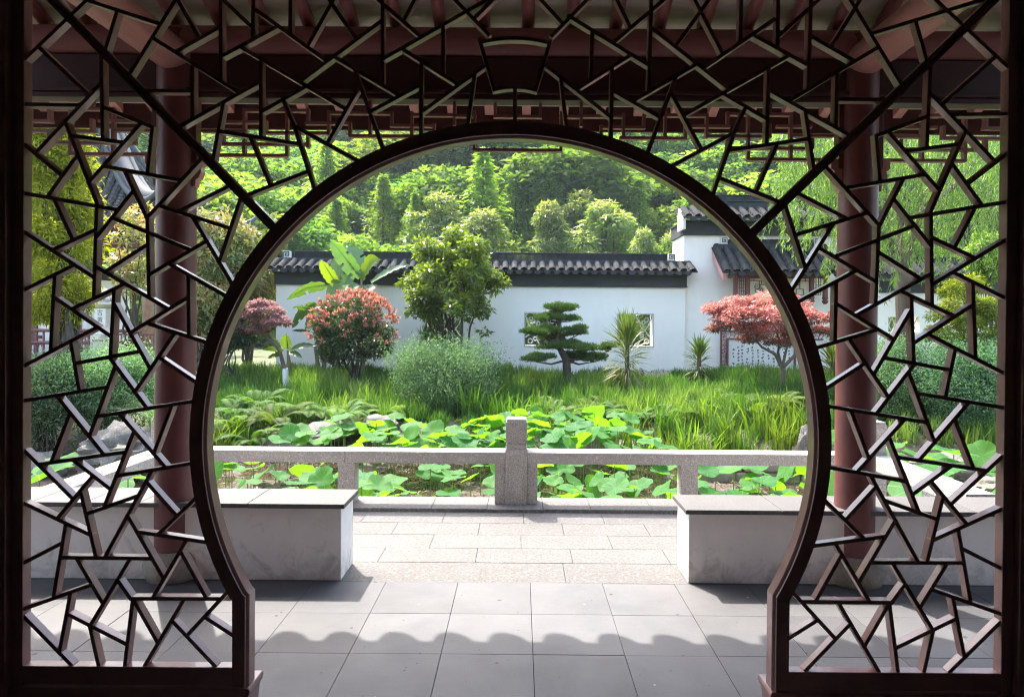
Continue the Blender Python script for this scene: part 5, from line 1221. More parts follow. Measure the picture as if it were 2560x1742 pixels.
M_stalk = surf('green_stalk', (.16, .21, .05), .5, .2, 6)
banana('tall banana plant with torn broad leaves rising above the long wall', 15.1, [
    ((840, 500), (595, 190), 150, .03, .3, -.1, .3), ((870, 480), (735, 235), 150, .06, -.5, .3, .15), ((645, 545), (525, 355), 120, .02, .3, -.5, .95), ((655, 540), (655, 325), 120, .0, .2, .2, .35), ((710, 560), (775, 425), 110, .04, -.3, .3, .3),
    ((860, 510), (1000, 355), 125, .18, .5, -.6, 1.0), ((930, 540), (1240, 395), 80, .06, .9, .1, .25), ((560, 555), (250, 672), 105, .10, .8, -.2, .2), ((705, 545), (575, 705), 140, .10, .2, -.5, .75), ((720, 600), (830, 555), 90, .05, .3, .3, .3), ((860, 640), (975, 555), 100, .04, .5, .4, .4),
    ((510, 800), (295, 735), 75, .12, .8, -.2, .5), ((510, 800), (395, 915), 95, .08, .3, -.3, .6), ((480, 700), (290, 905), 90, .15, .7, .2, .15), ((430, 925), (290, 925), 40, .05, .9, .1, .3)],
    [((860, 1250), (855, 800), (850, 500)), ((660, 1260), (655, 800), (650, 540)), ((515, 1270), (490, 1130), (470, 1040)), ((545, 1270), (560, 900), (640, 600))], 401)
banana('small young banana plant with yellowing leaves beside the white-painted trunk', 14.5, [
    ((255, 1070), (245, 955), 95, .05, .1, -.3, .7), ((220, 1080), (50, 1075), 55, .08, .7, -.2, 1.0), ((280, 1090), (480, 1055), 60, .12, .7, .1, .35), ((270, 1100), (370, 1145), 50, .06, .6, -.1, .2), ((210, 1110), (95, 1145), 45, .08, .5, -.3, .95), ((200, 1060), (130, 985), 55, .06, .3, .2, .6)],
    [((265, 1260), (265, 1180), (255, 1080))], 402)

# ---- maples
def maple(label, name, pads, Y, base, forks, mat, seed, n, leaf=.062, sq=.32, rs=.26):
    g = np.random.default_rng(seed); parts = []; bs = G(base[0], Y, -.05) if base[1] is None else at(base[0], base[1], Y)
    tot = sum(p_[2] * p_[3] for p_ in pads)
    for (px, py, hw, hh, dy, tn) in pads:
        c_ = at(px, py, Y + dy); a, b_ = hw * pxm(Y), hh * pxm(Y); k = int(8 + hw / 5)
        an = g.random(k) * 6.283; rr = g.random(k) ** .5
        C = np.stack([c_.x + a * rr * np.cos(an), Y + dy + a * .8 * rr * np.sin(an), c_.z + b_ * (.5 - 1.1 * rr ** 2) + .25 * b_ * g.normal(size=k)], 1)
        m = int(n * hw * hh / tot); V, Q, T, P, d = shell_leaves(g, C, np.full(k, a * rs), m, leaf, leaf * .30, sq, .15, 1.1, .8, .3)
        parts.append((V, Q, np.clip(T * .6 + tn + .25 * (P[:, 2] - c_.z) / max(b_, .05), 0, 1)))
    mb = MB()
    for f_ in forks:
        pts = [at(x_, y_, Y + q_) for x_, y_, q_ in f_[0]]; 
        if f_[2]: pts[0].z = float(ground_h(pts[0].x, Y)) - .05
        mb.tube(pts, [f_[1] * (1 - .75 * i / (len(pts) - 1)) for i in range(len(pts))], 7)
    for (px, py, hw, hh, dy, tn) in pads:
        s0 = at(*forks[-1][0][-1][:2], Y)
        for q_ in range(4):
            an = g.random() * 6.283; c_ = at(px, py, Y + dy); mb.tube([min((at(x_, y_, Y + w__) for f_ in forks for x_, y_, w__ in f_[0][1:]), key=lambda p_: (p_ - c_).length), c_ + Vector((hw * pxm(Y) * .6 * math.cos(an), hw * pxm(Y) * .5 * math.sin(an), 0))], [.013, .004], 4)
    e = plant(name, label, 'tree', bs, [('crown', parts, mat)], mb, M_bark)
    return e
maple('red japanese maple with a spreading layered crown in front of the text panel', 'japanese_maple', [(1850, 752, 70, 16, 0, .35), (1935, 748, 80, 18, .2, .40), (1800, 775, 48, 13, -.1, .3), (1885, 785, 95, 18, -.3, .25), (1985, 785, 70, 18, .1, .2), (1845, 812, 65, 15, .2, .05), (1930, 822, 80, 18, -.1, .08), (2035, 790, 42, 14, -.2, .25), (2040, 825, 40, 14, .1, .05), (1890, 846, 50, 12, .1, .0), (1965, 852, 50, 12, .2, .0)], 13.4, (1955, None),
      [([(1955, 968, 0), (1958, 930, 0), (1953, 912, 0)], .075, True), ([(1953, 915, 0), (1938, 885, 0), (1905, 868, 0), (1885, 845, 0), (1840, 800, 0)], .04, False), ([(1953, 915, 0), (1945, 880, .1), (1950, 855, .1), (1930, 800, .1)], .035, False), ([(1958, 918, 0), (1990, 885, .0), (2010, 850, 0), (2020, 800, 0)], .04, False), ([(1956, 915, 0), (1967, 870, -.1), (1962, 840, -.1), (1960, 790, -.1)], .03, False)], L_mapr, 501, 17000, .082)
maple('pink feathery maple leaning from a white-painted trunk at the wall end', 'japanese_maple', [(655, 765, 45, 16, 0, .5), (615, 790, 42, 15, .1, .3), (690, 800, 36, 14, -.1, .5), (640, 820, 45, 12, .1, .2), (588, 820, 32, 12, .2, .0)], 13.8, (716, None),
      [([(716, 985, 0), (713, 930, 0), (700, 880, 0), (678, 845, 0), (650, 810, 0)], .06, True), ([(690, 862, 0), (650, 835, 0), (600, 818, 0)], .025, False)], L_mapp, 502, 9000, .08)
pt = G(716, 13.8); q2 = at(713, 921, 13.8)
e_ = [o for o in bpy.data.objects if o.get('label', '').startswith('pink feathery')][0]
o = MB().tube([pt - Vector((0, 0, .05)), pt.lerp(q2, .5), q2], [.066, .062, .058], 10).obj('limewash_band', M_white, e_); o.matrix_parent_inverse = Matrix.Translation(-e_.location)
maple('yellow-green maple at the far right behind the lattice', 'japanese_maple', [(2410, 718, 50, 34, 0, .4), (2480, 760, 50, 36, .2, .3), (2370, 778, 42, 34, -.2, .25), (2430, 812, 55, 36, .1, .2), (2500, 835, 40, 34, 0, .2), (2395, 862, 50, 34, .2, .1), (2470, 895, 50, 34, 0, .1), (2350, 830, 30, 26, -.3, .2), (2440, 765, 40, 30, .3, .25)], 11.6, (2470, None),
      [([(2478, 1000, 0), (2470, 920, 0), (2450, 850, 0), (2425, 790, 0)], .06, True), ([(2465, 900, 0), (2490, 850, 0), (2500, 800, 0)], .03, False)], L_mapy, 503, 15000, .075, .6, .42)

# ---- orange tipped trees at the left, small dark tree under the pink maple
def bush(name, label, cat, px, py, rx, rz_, Y, mat, n, leaf, seed, k=40, r0=.04, base_px=None, squash=.85, lw=.38, bark=None, droop=.3):
    g = np.random.default_rng(seed); C = blob((px, py), rx * .82, rz_ * .82, Y, k, g, None, None, .35); rad = rx * pxm(Y) * (.22 + .16 * g.random(k))
    V, Q, T, P, d = shell_leaves(g, C, rad, n, leaf, leaf * lw, squash, .25, .8, .3, droop)
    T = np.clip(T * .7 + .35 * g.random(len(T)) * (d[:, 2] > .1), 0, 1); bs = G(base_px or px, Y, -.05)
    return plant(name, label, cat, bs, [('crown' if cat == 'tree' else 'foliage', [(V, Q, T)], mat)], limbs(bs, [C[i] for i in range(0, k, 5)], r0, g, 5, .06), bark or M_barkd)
bush('cinnamon_tree', 'orange and green leafed tree right of the left column', 'tree', 545, 640, 105, 120, 15.2, L_oran, 5200, .17, 601, 60, lw=.3)
bush('cinnamon_tree', 'orange tipped tree behind the pink maple at the wall end', 'tree', 625, 700, 75, 95, 16.6, L_oran, 4000, .17, 602, 44, lw=.3)
bush('cinnamon_tree', 'sparse orange tipped tree left of the left column', 'tree', 335, 620, 65, 150, 15.6, L_oran, 1700, .17, 603, 30, lw=.3)
bush('cinnamon_tree', 'low pinkish leafed tree beside the round frame', 'tree', 500, 760, 75, 80, 14.6, L_oran, 2800, .16, 604, 34, lw=.3)
bush('camellia_tree', 'small dark green tree under the pink maple', 'tree', 583, 842, 58, 30, 14.2, L_photg, 2600, .10, 605, 16, .03, 565)
bush('garden_bush', 'bright green bush at far right above the yellow maple', 'shrub', 2480, 640, 55, 75, 15.0, L_osm, 6000, .11, 606, 30)

for i_, (px_, rx_) in enumerate(((1110, 70), (1355, 75), (1600, 75), (1480, 80), (1230, 80), (980, 80), (860, 80))):
    bush('garden_bush', 'dark shrub behind the long wall, seen through its carved windows', 'shrub', px_, 825, rx_, 72, 17.3, L_photg, 2600, .16, 620 + i_, 20, .03)
    [o for o in bpy.data.objects if o.get('label', '').startswith('dark shrub behind the long')][-1]['group'] = 'dark shrubs behind the long wall'
# ---- golden conifer at far left
g = np.random.default_rng(701); Yt = 12.0; bs = G(165, Yt, -.05); ct = at(150, 300, Yt); n = 26000
k = 150; t = g.random(k) ** .9; zc = at(150, 820, Yt).z * (1 - t) + (ct.z + .5) * t; rr = (1.0 - .5 * t) * np.clip(.45 + t * 2.2, 0, 1) * 108 * pxm(Yt); an = g.random(k) * 6.283; q = .35 + .65 * g.random(k) ** .6
C = np.stack([at(138, 600, Yt).x + rr * q * np.cos(an), Yt + rr * q * np.sin(an), zc], 1)
V, Q, T, P, d = shell_leaves(g, C, .20 + .14 * g.random(k), n, .12, .03, .9, .2, .9, .2, .55, .4)
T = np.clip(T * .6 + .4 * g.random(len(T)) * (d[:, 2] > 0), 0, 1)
plant('golden_conifer', 'tall bright yellow-green conifer at the far left', 'tree', bs, [('crown', [(V, Q, T)], L_gold)], limbs(bs, [C[i] for i in range(0, k, 12)], .10, g, 5, .08), M_barkd)

# ---- willow on the right
g = np.random.default_rng(801); Yt = 13.2; bs = G(2262, Yt, -.05)
mb = MB(); fork = at(2256, 690, Yt)
mb.tube([bs, at(2262, 850, Yt), at(2258, 760, Yt), fork], [.17, .15, .14, .13], 12)
brs = [[fork, at(2235, 620, Yt), at(2205, 540, Yt), at(2165, 430, Yt), at(2120, 330, Yt)], [fork, at(2272, 620, Yt), at(2300, 540, Yt - .2), at(2340, 440, Yt - .3), at(2380, 330, Yt - .4)], [fork, at(2250, 600, Yt + .3), at(2245, 480, Yt + .5), at(2230, 320, Yt + .6)], [at(2235, 620, Yt), at(2160, 520, Yt - .3), at(2060, 420, Yt - .5), at(1990, 350, Yt - .6)], [at(2300, 540, Yt - .2), at(2400, 450, Yt), at(2470, 360, Yt)]]
for b_ in brs: mb.tube(b_, [.085 * (1 - .8 * i / (len(b_) - 1)) for i in range(len(b_))], 8)
P = []; D_ = []; T_ = []; sm = MB()
for i in range(330):
    px = 1945 + 575 * g.random(); top = at(px, 300 + 60 * g.random() + .0008 * (px - 2230) ** 2 * .3, Yt + g.uniform(-1.6, 1.6)); near = abs(px - 2230) / 290
    ln_ = (1.1 + 1.9 * g.random()) * (1.0 if px > 2080 else .75); m = int(ln_ * 34); sway = g.normal(size=2) * .12
    t = np.sort(g.random(m)); pos = np.stack([top.x + sway[0] * t ** 2 * ln_ + .02 * g.normal(size=m), top.y + sway[1] * t * ln_ + .02 * g.normal(size=m), top.z - ln_ * t], 1)
    P.append(pos); D_.append(unit(np.array([0, 0, -1.]) + g.normal(size=(m, 3)) * np.array([.5, .5, .25]))); T_.append(np.clip(.2 + .35 * g.random() + .45 * g.random(m), 0, 1))
    sm.tube([top, top + Vector((sway[0] * .25 * ln_, sway[1] * .5 * ln_, -ln_ * .5)), top + Vector((sway[0] * ln_, sway[1] * ln_, -ln_))], [.005, .004, .002], 3, False)
P = np.concatenate(P); D_ = np.concatenate(D_); T_ = np.concatenate(T_); V, Q = leaf_arrays(P, D_, unit(g.normal(size=P.shape)), .12 * (.6 + .7 * g.random(len(P))), .017)
e = plant('willow_tree', 'weeping willow with hanging yellow-green strands behind the right lattice', 'tree', bs, [('crown', [(V, Q, T_)], L_will)], mb, M_bark)
o = sm.obj('twigs', M_stalk, e); o.matrix_parent_inverse = Matrix.Translation(-bs)
# ------------------------------------------------------------------ bank: grass, ferns, irises, rocks
g = np.random.default_rng(901)
def blades(P, H, lean, w_, g, seg=3):
    n = len(P); a = g.random(n) * 6.283; dirv = np.stack([np.cos(a), np.sin(a), np.zeros(n)], 1); sd = np.stack([-np.sin(a), np.cos(a), np.zeros(n)], 1)
    fa = g.random(n) * 6.283; sd = np.stack([np.cos(fa), np.sin(fa), np.zeros(n)], 1)
    V = np.zeros((n, (seg + 1) * 2, 3))
    for i in range(seg + 1):
        f = i / seg; c_ = P + dirv * (lean * H * f ** 2.2)[:, None] + np.array([0, 0, 1.]) * (H * (f - .25 * lean * f ** 3))[:, None]
        hw = (w_ * (1 - f ** 2.5) + .0015) / 2; V[:, 2*i] = c_ - sd * np.atleast_1d(hw)[:, None]; V[:, 2*i+1] = c_ + sd * np.atleast_1d(hw)[:, None]
    q = np.array([[2*i, 2*i+1, 2*i+3, 2*i+2] for i in range(seg)]); Q = (np.arange(n)[:, None, None] * (seg + 1) * 2 + q[None]).reshape(-1, 4)
    return V.reshape(-1, 3), Q
# clumps of upright blades: each clump has its own height, tone and spread, with bare soil and weeds between
rocks_keep = [(G(_px, _Y), _r) for _px, _Y, _r in ((735, 10.5, .75), (830, 10.7, .66), (1310, 11.4, .45), (950, 10.9, .45), (690, 10.2, .5), (1400, 10.8, .3), (900, 11.0, .4))]
Pb = []; Hb = []; Lb = []; Wb = []; Tb = []; pts_ = []
tries = 0
while len(pts_) < 520 and tries < 9000:
    tries += 1
    x = g.uniform(-8.4, 8.4); y = 10.0 + 5.75 * g.random(); yb1 = float(bank_y(np.array(x)))
    if y < yb1 + .4 or (x < -5.6 and y < 11.8): continue
    if any((x - c_.x) ** 2 + ((y - c_.y) * .8) ** 2 < r_ ** 2 for c_, r_ in rocks_keep): continue
    front = y < yb1 + 1.3
    if front and g.random() < .45: continue
    md = .27 if not front else .34
    if any((x - a_) ** 2 + (y - b_) ** 2 < md * md for a_, b_ in pts_): continue
    pts_.append((x, y)); zone_ = math.sin(x * 1.15 + 1.6 * math.sin(y * .9)); m = int(g.integers(95, 175)); r_ = g.uniform(.13, .25)
    ra_ = r_ * np.sqrt(g.random(m)); an_ = g.random(m) * 6.283; bx = x + ra_ * np.cos(an_); by = y + ra_ * np.sin(an_)
    back = np.clip((y - 13.8) / 1.8, 0, 1); h_ = (.42 + .16 * g.random() + .10 * zone_) * (1 - .42 * back) * (.8 if front else 1)
    Pb.append(np.stack([bx, by, ground_h(bx, by) - .02], 1)); Hb.append(h_ * (.55 + .55 * g.random(m)) * (1 - .25 * ra_ / r_)); Lb.append(.06 + .30 * g.random(m) ** 1.6 + .25 * (ra_ / r_) ** 2 * g.random(m))
    Wb.append(np.full(m, g.uniform(.012, .026)) * (.8 + .4 * g.random(m))); t0 = np.clip(.28 + .30 * zone_ + g.normal() * .13, .02, .8); Tb.append(np.clip(t0 + .34 * (g.random(m) - .35) + .45 * (g.random(m) < .07), 0, 1))
Pb = np.concatenate(Pb); V, Q = blades(Pb, np.concatenate(Hb), np.concatenate(Lb), np.concatenate(Wb), g)
tag(link('grass', np_mesh('grass', V, Q, L_grass, np.repeat(np.concatenate(Tb), 3))), 'bright green sword-leaved grass growing in clumps over the bank', kind='stuff')
# low weeds and ground cover between
n = 34000; cx_ = g.uniform(-11, 11, n); cy_ = 8.6 + 7.2 * g.random(n); ok = (cy_ > bank_y(cx_) + .25) | (cx_ < -6.7); cx_, cy_ = cx_[ok], cy_[ok]; n = len(cx_)
P = np.stack([cx_, cy_, ground_h(cx_, cy_) + .12 * g.random(n) ** 1.5], 1); V, Q = leaf_arrays(P, unit(g.normal(size=(n, 3)) + np.array([0, 0, .4])), unit(np.array([0, 0, 1.]) + g.normal(size=(n, 3)) * .6), .07 * (.5 + g.random(n)), .03)
tag(link('ground_cover', np_mesh('ground_cover', V, Q, L_fern, g.random(n))), 'low weeds and leaves covering the soil of the bank', kind='stuff')

def where(px):
    for lim, tx_ in ((620, 'beside the left of the round frame'), (720, 'left of the pale angular rock'), (800, 'around the pale angular rock'), (960, 'below the red-topped shrub'), (1260, 'below the feathery shrub'), (1370, 'behind the centre post'), (1460, 'below the cloud pine'), (1560, 'left of the tall yucca foot'), (1650, 'below the tall yucca'), (1740, 'below the small yucca'), (1830, 'below the text panel'), (1920, 'left of the red maple foot'), (2020, 'beside the right of the round frame')):
        if px < lim: return tx_
    return 'behind the right lattice'
# irises at the water's edge
def iris_mesh(seed):
    g = np.random.default_rng(seed); n = 46; P = np.stack([g.normal(size=n) * .11, g.normal(size=n) * .09, np.zeros(n) - .03], 1)
    V, Q = blades(P, .42 + .36 * g.random(n), .10 + .6 * g.random(n) ** 1.8, .020 + .012 * g.random(n), g, 5); return np_mesh('blades', V, Q, L_iris, np.repeat(np.clip(.2 + .7 * g.random(n), 0, 1), 5))
IM = [iris_mesh(i) for i in range(5)]
iris_px = [(1545, 10.4), (1590, 10.6), (1630, 10.2), (1690, 9.9), (1730, 10.1), (1775, 9.8), (1820, 10.2), (1870, 9.9), (1905, 10.3), (1960, 9.8), (1400, 11.0), (1470, 11.2), (1350, 11.4), (1240, 11.4), (1180, 11.6), (1660, 10.9), (1760, 10.9), (1850, 11.0), (1940, 10.8), (2000, 10.0), (560, 10.3), (600, 10.7), (2480, 10.0), (2440, 9.6), (1290, 11.2)]
for i, (px, Y) in enumerate(iris_px):
    e = empty('iris_clump', G(px, Y), 'clump of long iris blades on the pond bank, ' + where(px), 'iris', 'iris clumps along the pond bank', i * 1.3); link('blades', IM[i % 5], e); s = .8 + .35 * g.random(); e.scale = (s, s, s)
# ferns
def fern_mesh(seed):
    g = np.random.default_rng(seed); parts = []
    for f in range(13):
        a = f * 2.4 + g.random(); L = .5 + .3 * g.random(); n = 34; t = np.linspace(.12, 1, n); el = .9 + .35 * g.random()
        C = np.stack([np.cos(a) * L * t * .85, np.sin(a) * L * t * .85, L * (el * t - .75 * t ** 2.2)], 1); tan = unit(np.gradient(C, axis=0)); sd = unit(np.cross(tan, np.array([0, 0, 1.]))); w_ = L * .22 * np.sin(math.pi * np.clip(t * .9 + .08, 0, 1)) ** .8
        for s in (-1, 1):
            V, Q = leaf_arrays(C, unit(sd * s + tan * .35 + np.array([0, 0, -.12])), np.cross(sd, tan), w_, .018); parts.append((V, Q, np.clip(.3 + .3 * g.random() + .3 * g.random(n), 0, 1)))
    V, Q, T = cat_arrays(parts); return np_mesh('fronds', V, Q, L_fern, T)
FM = [fern_mesh(i + 30) for i in range(4)]
fern_px = [(880, 10.9), (850, 11.3), (735, 10.7), (690, 11.0), (780, 11.3), (1420, 11.5), (1500, 11.7), (1580, 11.6), (1690, 11.3), (1730, 11.5), (1800, 11.6), (1890, 11.3), (1380, 11.8), (1640, 12.2), (600, 11.4), (640, 12.0), (760, 10.6), (970, 11.5), (1530, 12.3), (1850, 12.2), (640, 10.6), (580, 10.9), (1940, 11.7)]
for i, (px, Y) in enumerate(fern_px):
    e = empty('fern', G(px, Y), 'arching feathery fern on the pond bank, ' + where(px), 'fern', 'ferns on the pond bank', i * 2.1); link('fronds', FM[i % 4], e); s = .75 + .45 * g.random(); e.scale = (s, s, s)

def rock_mesh(seed, sx, sy, sz, rough=.35, holes=0.0):
    bm = bmesh.new(); bmesh.ops.create_icosphere(bm, subdivisions=4, radius=1); off = Vector((seed * 3.7, seed * 1.3, seed * 7.1))
    for v in bm.verts:
        p_ = v.co.copy(); nn = mnoise.fractal(p_ * 1.1 + off, .9, 2.1, 4); ce = mnoise.voronoi(p_ * 1.4 + off)[0][0]
        v.co = p_ * (1 + rough * nn + .25 * (ce - .4)); 
        if holes and mnoise.noise(p_ * 2.2 + off) > .25: v.co *= 1 - holes
        v.co.x *= sx; v.co.y *= sy; v.co.z *= sz
    me = bpy.data.meshes.new('rock'); bm.to_mesh(me); bm.free(); me.materials.append(M_stone)
    me.polygons.foreach_set('use_smooth', [True] * len(me.polygons)); me.set_sharp_from_angle(angle=R(38)); return me
rocks = [(735, 1098, 10.55, .44, .24, 'pale angular rock at the pond edge, below the ferns'), (830, 1072, 10.9, .55, .16, 'flat layered rock slab behind the lotus leaves at left'), (950, 1058, 11.0, .34, .16, 'rounded dark rock under the feathery shrub'), (1310, 1022, 11.6, .30, .17, 'dark weathered rock at the foot of the feathery shrub'), (1400, 1050, 10.9, .3, .12, 'low mossy rock right of the centre post'), (1580, 1052, 10.8, .3, .13, 'low brown rock behind the tallest lotus leaves'),
         (2016, 1035, 9.6, .13, .30, 'upright pale rock beside the right of the round frame'), (1975, 1080, 9.4, .3, .14, 'flat rock by the irises at the right'), (1682, 962, 13.2, .14, .09, 'small square stone among the grass, right'), (1645, 928, 14.8, .35, .16, 'dark rock behind the tall yucca'), (560, 1100, 10.3, .35, .13, 'low stone at the left pond edge'), (2380, 1090, 9.3, .4, .25, 'dark rock under the broad blue-green shrub'), (2500, 1150, 8.2, .35, .2, 'grey rock at far right behind the lotus'), (100, 1105, 8.9, .35, .2, 'mossy rock at far left edge of pond')]
for i, (px, py, Y, a, b_, lb) in enumerate(rocks):
    p_ = at(px, py, Y); z = float(ground_h(p_.x, Y)); o = link('rock', rock_mesh(i + 1, a, a * .8, b_), None, (p_.x, Y, z + b_ * .45), (0, 0, i * 1.1)); tag(o, lb, 'rock', 'rocks along the pond bank')
p_ = at(300, 1075, 8.9); o = link('hollow_rock', rock_mesh(21, .55, .4, .34, .55, .45), None, (p_.x, 8.9, -.18), (0, 0, .4)); tag(o, 'pierced pale garden rock with dark hollows behind the left railing', 'rock')
# blue-green tuft over the hollow rock
e = empty('sedge_tuft', (p_.x + .35, 9.3, 0.12), 'drooping bluish grass tuft over the hollow rock', 'grass tuft'); gg = np.random.default_rng(55); n = 260
V, Q = blades(np.stack([gg.normal(size=n) * .08, gg.normal(size=n) * .08, np.zeros(n)], 1), .3 + .25 * gg.random(n), .8 + .9 * gg.random(n), .008, gg, 4); link('blades', np_mesh('blades', V, Q, L_teal, np.repeat(gg.random(n), 4)), e)
# stones of the little retaining wall seen under the rail at right
rwall = empty('retaining_wall', (3.3, 9.0, -.5), 'low wall of rough brown stone blocks at the pond edge, seen under the right rail', 'stone wall')
M_blk = surf('brown_block', (.30, .24, .19), .9, .25, 4, .2, .7, 25, rnd=.15, blotch=(.16, .12, .09), blotch_amt=.6)
rb = random.Random(2)
for c_ in range(2):
    x = 2.4 + c_ * .15
    while x < 5.6:
        wd = rb.uniform(.35, .55); o = MB().box(x, x + wd - .015, 8.95 + rb.uniform(-.03, .03), 9.2, -.54 + c_ * .17, -.54 + c_ * .17 + .16).obj('stone_block', M_blk, rwall, .025); o.matrix_parent_inverse = Matrix.Translation((-3.3, -9.0, .5)); x += wd

# ------------------------------------------------------------------ lotus
M_lotus, nt, p = new_mat('lotus_leaf')
geo = N_(nt, 'ShaderNodeNewGeometry'); tc = N_(nt, 'ShaderNodeTexCoord'); sp_ = N_(nt, 'ShaderNodeSeparateXYZ'); nt.links.new(tc.outputs['Object'], sp_.inputs[0])
at2 = N_(nt, 'ShaderNodeMath', operation='ARCTAN2'); nt.links.new(sp_.outputs[1], at2.inputs[0]); nt.links.new(sp_.outputs[0], at2.inputs[1])
ml = N_(nt, 'ShaderNodeMath', operation='MULTIPLY'); nt.links.new(at2.outputs[0], ml.inputs[0]); ml.inputs[1].default_value = 20 / 2
sn = N_(nt, 'ShaderNodeMath', operation='COSINE'); nt.links.new(ml.outputs[0], sn.inputs[0])
vein = ramp(nt, sn.outputs[0], .93, .995)
oi = N_(nt, 'ShaderNodeObjectInfo')
rp = N_(nt, 'ShaderNodeValToRGB'); rp.color_ramp.elements[0].color = (.038, .165, .05, 1); rp.color_ramp.elements[1].color = (.085, .235, .05, 1); nt.links.new(oi.outputs['Random'], rp.inputs[0])
c = mixc(nt, .25, rp.outputs[0], ramp(nt, noise(nt, geo.outputs['Position'], 14, 4), .3, .7, (.035, .13, .04), (.12, .24, .07)))
c = mixc(nt, vein, c, (.13, .26, .09))
nt.links.new(c, p.inputs['Base Color']); p.inputs['Roughness'].default_value = .6; p.inputs['Specular IOR Level'].default_value = .18
t = N_(nt, 'ShaderNodeBsdfTranslucent'); nt.links.new(mixc(nt, 1.0, c, (2.6, 2.2, .22), 'MULTIPLY'), t.inputs[0])
mx = N_(nt, 'ShaderNodeMixShader'); mx.inputs[0].default_value = .5; nt.links.new(p.outputs[0], mx.inputs[1]); nt.links.new(t.outputs[0], mx.inputs[2]); nt.links.new(mx.outputs[0], nt.nodes['Material Output'].inputs[0])
def lotus_mesh(seed, cup=.35, wave=.10):
    g = np.random.default_rng(seed); NR, NA = 6, 40; V = [(0, 0, 0)]; ph = g.random(4) * 6.283; am = g.random(4)
    for i in range(1, NR + 1):
        r = i / NR
        for k in range(NA):
            a = 2 * math.pi * k / NA; w_ = am[0] * math.sin(2 * a + ph[0]) * .8 + am[1] * math.sin(3 * a + ph[1]) * .7 + am[2] * math.sin(5 * a + ph[2]) * .5 + am[3] * math.sin(8 * a + ph[3]) * .3
            rr = r * (1 + .06 * math.sin(3 * a + ph[2]) + .03 * math.sin(9 * a) * r); V.append((rr * math.cos(a), rr * math.sin(a), cup * (r ** 1.3) * .45 - .16 * cup * r ** 5 + wave * w_ * r ** 2.5 + .008 * math.cos(20 * a) * r))
    F = [(0, 1 + k, 1 + (k + 1) % NA) for k in range(NA)]
    for i in range(NR - 1):
        for k in range(NA): a_ = 1 + i * NA + k; b_ = 1 + i * NA + (k + 1) % NA; F.append((a_, a_ + NA, b_ + NA, b_))
    me = bpy.data.meshes.new('leaf_blade'); me.from_pydata(V, [], F); me.materials.append(M_lotus); me.polygons.foreach_set('use_smooth', [True] * len(F)); return me
LM = [lotus_mesh(i, .1 + .12 * (i % 5), .09 + .05 * (i % 3)) for i in range(10)]
STK = MB().tube([(0, 0, -1), (.03, .02, -.5), (0, 0, 0)], .5, 6).mesh('stalk', M_stalk, smooth=60)
gl = random.Random(8)
lot = []
def lotus_label(x, y, near, tilt):
    lean = 'steeply tilted' if tilt > .6 else ('nearly flat' if tilt < .2 else 'gently tilted')
    px = VPX + FPX * x / y
    sec = 'left of left baluster' if px < 840 else 'between left baluster and centre post' if px < 1240 else 'between centre post and right baluster' if px < 1700 else 'right of right baluster'
    if near == 0: return '%s lotus leaf seen above the rail, %s' % (lean, sec)
    if near == 1: return '%s lotus leaf close behind the railing, %s' % (lean, sec)
    return '%s lotus leaf in the pond outside the %s side railing' % (lean, 'left' if near == 2 else 'right')
def lotus(x, y, z, r, tilt, az, v, near):
    base = -.53
    e = empty('lotus_leaf', (x, y, base), lotus_label(x, y, near, tilt), 'lotus leaf', {0: 'lotus leaves in the far part of the pond', 1: 'lotus leaves close behind the railing', 2: 'lotus leaves left of the terrace', 3: 'lotus leaves right of the terrace'}[near])
    b_ = link('leaf_blade', LM[v % 10], e, (0, 0, z - base)); b_.rotation_euler = (Matrix.Rotation(az, 3, 'Z') @ Matrix.Rotation(tilt, 3, 'Y') @ Matrix.Rotation(gl.random() * 6.28, 3, 'Z')).to_euler(); b_.scale = (r, r, r)
    s = link('stalk', STK, e, (0, 0, z - base)); s.scale = (.011, .011, z - base)
def try_lotus(x, y, zr, rr, near, mind=.20, tl=(.05, .5)):
    if y > float(bank_y(np.array(x))) + .05: return False
    if near == 0 and y > 9.2 and 655 < VPX + FPX * x / y < 815: return False
    if any((x - a) ** 2 + (y - b_) ** 2 < mind ** 2 for a, b_ in lot): return False
    lot.append((x, y)); t_ = gl.uniform(*tl) if gl.random() < .75 else gl.uniform(.6, 1.1)
    lotus(x, y, gl.uniform(*zr), gl.uniform(*rr), t_, gl.uniform(0, 6.28), gl.randrange(10), near); return True
k = 0; tr_ = 0
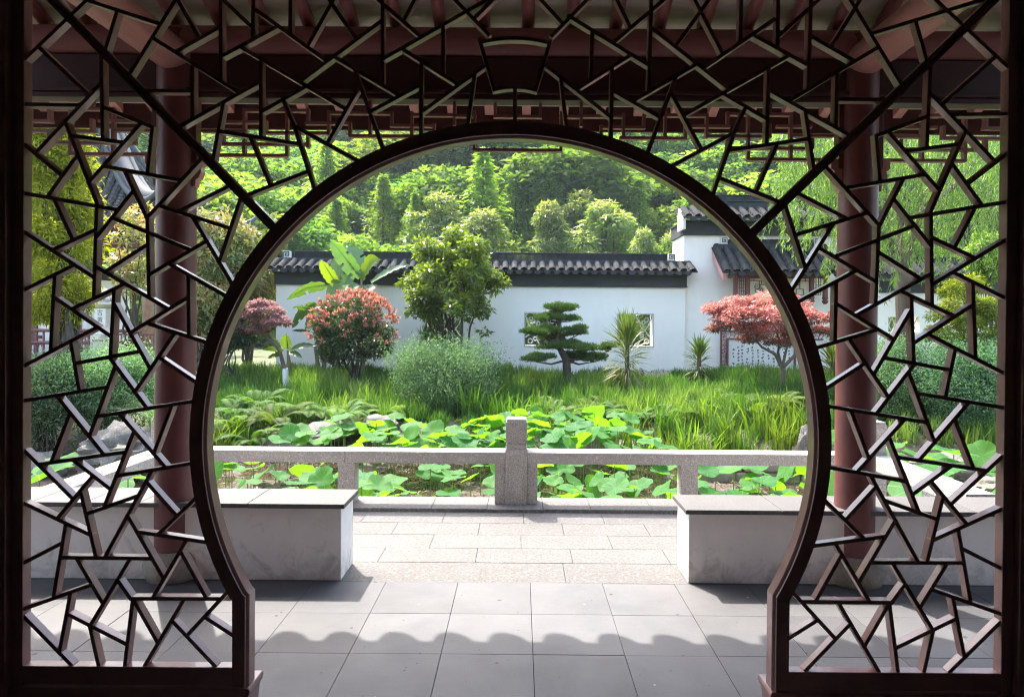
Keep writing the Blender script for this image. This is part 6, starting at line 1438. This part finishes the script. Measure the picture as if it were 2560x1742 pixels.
while k < 150 and tr_ < 6000:
    tr_ += 1; x = gl.uniform(-3.3, 1.9); y = gl.uniform(8.6, 10.7)
    if try_lotus(x, y, (-.16 + .06 * (y - 8.7), .08 + .07 * (y - 8.7)), (.13, .19), 0, .12): k += 1
k = 0; tr_ = 0
while k < 165 and tr_ < 6000:
    tr_ += 1; x = gl.uniform(-3.5, 3.7); y = gl.uniform(6.4, 8.6)
    if try_lotus(x, y, (-.36, -.04), (.11, .17), 1, .13, (.05, .6)): k += 1
k = 0
while k < 12:
    if try_lotus(gl.uniform(-5.8, -3.6), gl.uniform(4.9, 7.6), (-.25, .05), (.22, .32), 2, .45): k += 1
k = 0
while k < 26:
    if try_lotus(gl.uniform(3.6, 6.2), gl.uniform(5.3, 8.6), (-.2, .16), (.2, .3), 3, .38): k += 1
# dead stalks and litter in the mud
n = 5000; x_ = gl.random; g = np.random.default_rng(77); P = np.stack([g.uniform(-6, 6, n), g.uniform(6.2, 10.6, n), np.full(n, -.49)], 1); P[:, 2] = np.maximum(ground_h(P[:, 0], P[:, 1]), -.505) + .004 + .03 * g.random(n)
V, Q = leaf_arrays(P, unit(g.normal(size=(n, 3)) * np.array([1, 1, .25])), unit(np.array([0, 0, 1.]) + g.normal(size=(n, 3)) * .3), .12 * (.4 + g.random(n)), .02)
L_dead = leaf_mat('dead_litter', (.04, .025, .016), (.08, .055, .035), (.17, .13, .09), .1, (1.2, 1.1, .8), .8)
tag(link('pond_litter', np_mesh('pond_litter', V, Q, L_dead, g.random(n))), 'brown dead stalks and leaf litter on the pond mud', kind='stuff')

# ------------------------------------------------------------------ thin summer haze over the garden and the hill
M_haze = bpy.data.materials.new('haze_air'); M_haze.use_nodes = True
nt = M_haze.node_tree; nt.nodes.remove(nt.nodes['Principled BSDF'])
pv = nt.nodes.new('ShaderNodeVolumePrincipled'); pv.inputs['Color'].default_value = (.72, .90, .92, 1); pv.inputs['Density'].default_value = .0006; pv.inputs['Anisotropy'].default_value = .2
nt.links.new(pv.outputs[0], nt.nodes['Material Output'].inputs['Volume'])
hz = MB().box(-430, 430, -310, 430, -2.2, 95).obj('haze', M_haze); tag(hz, kind='stuff')
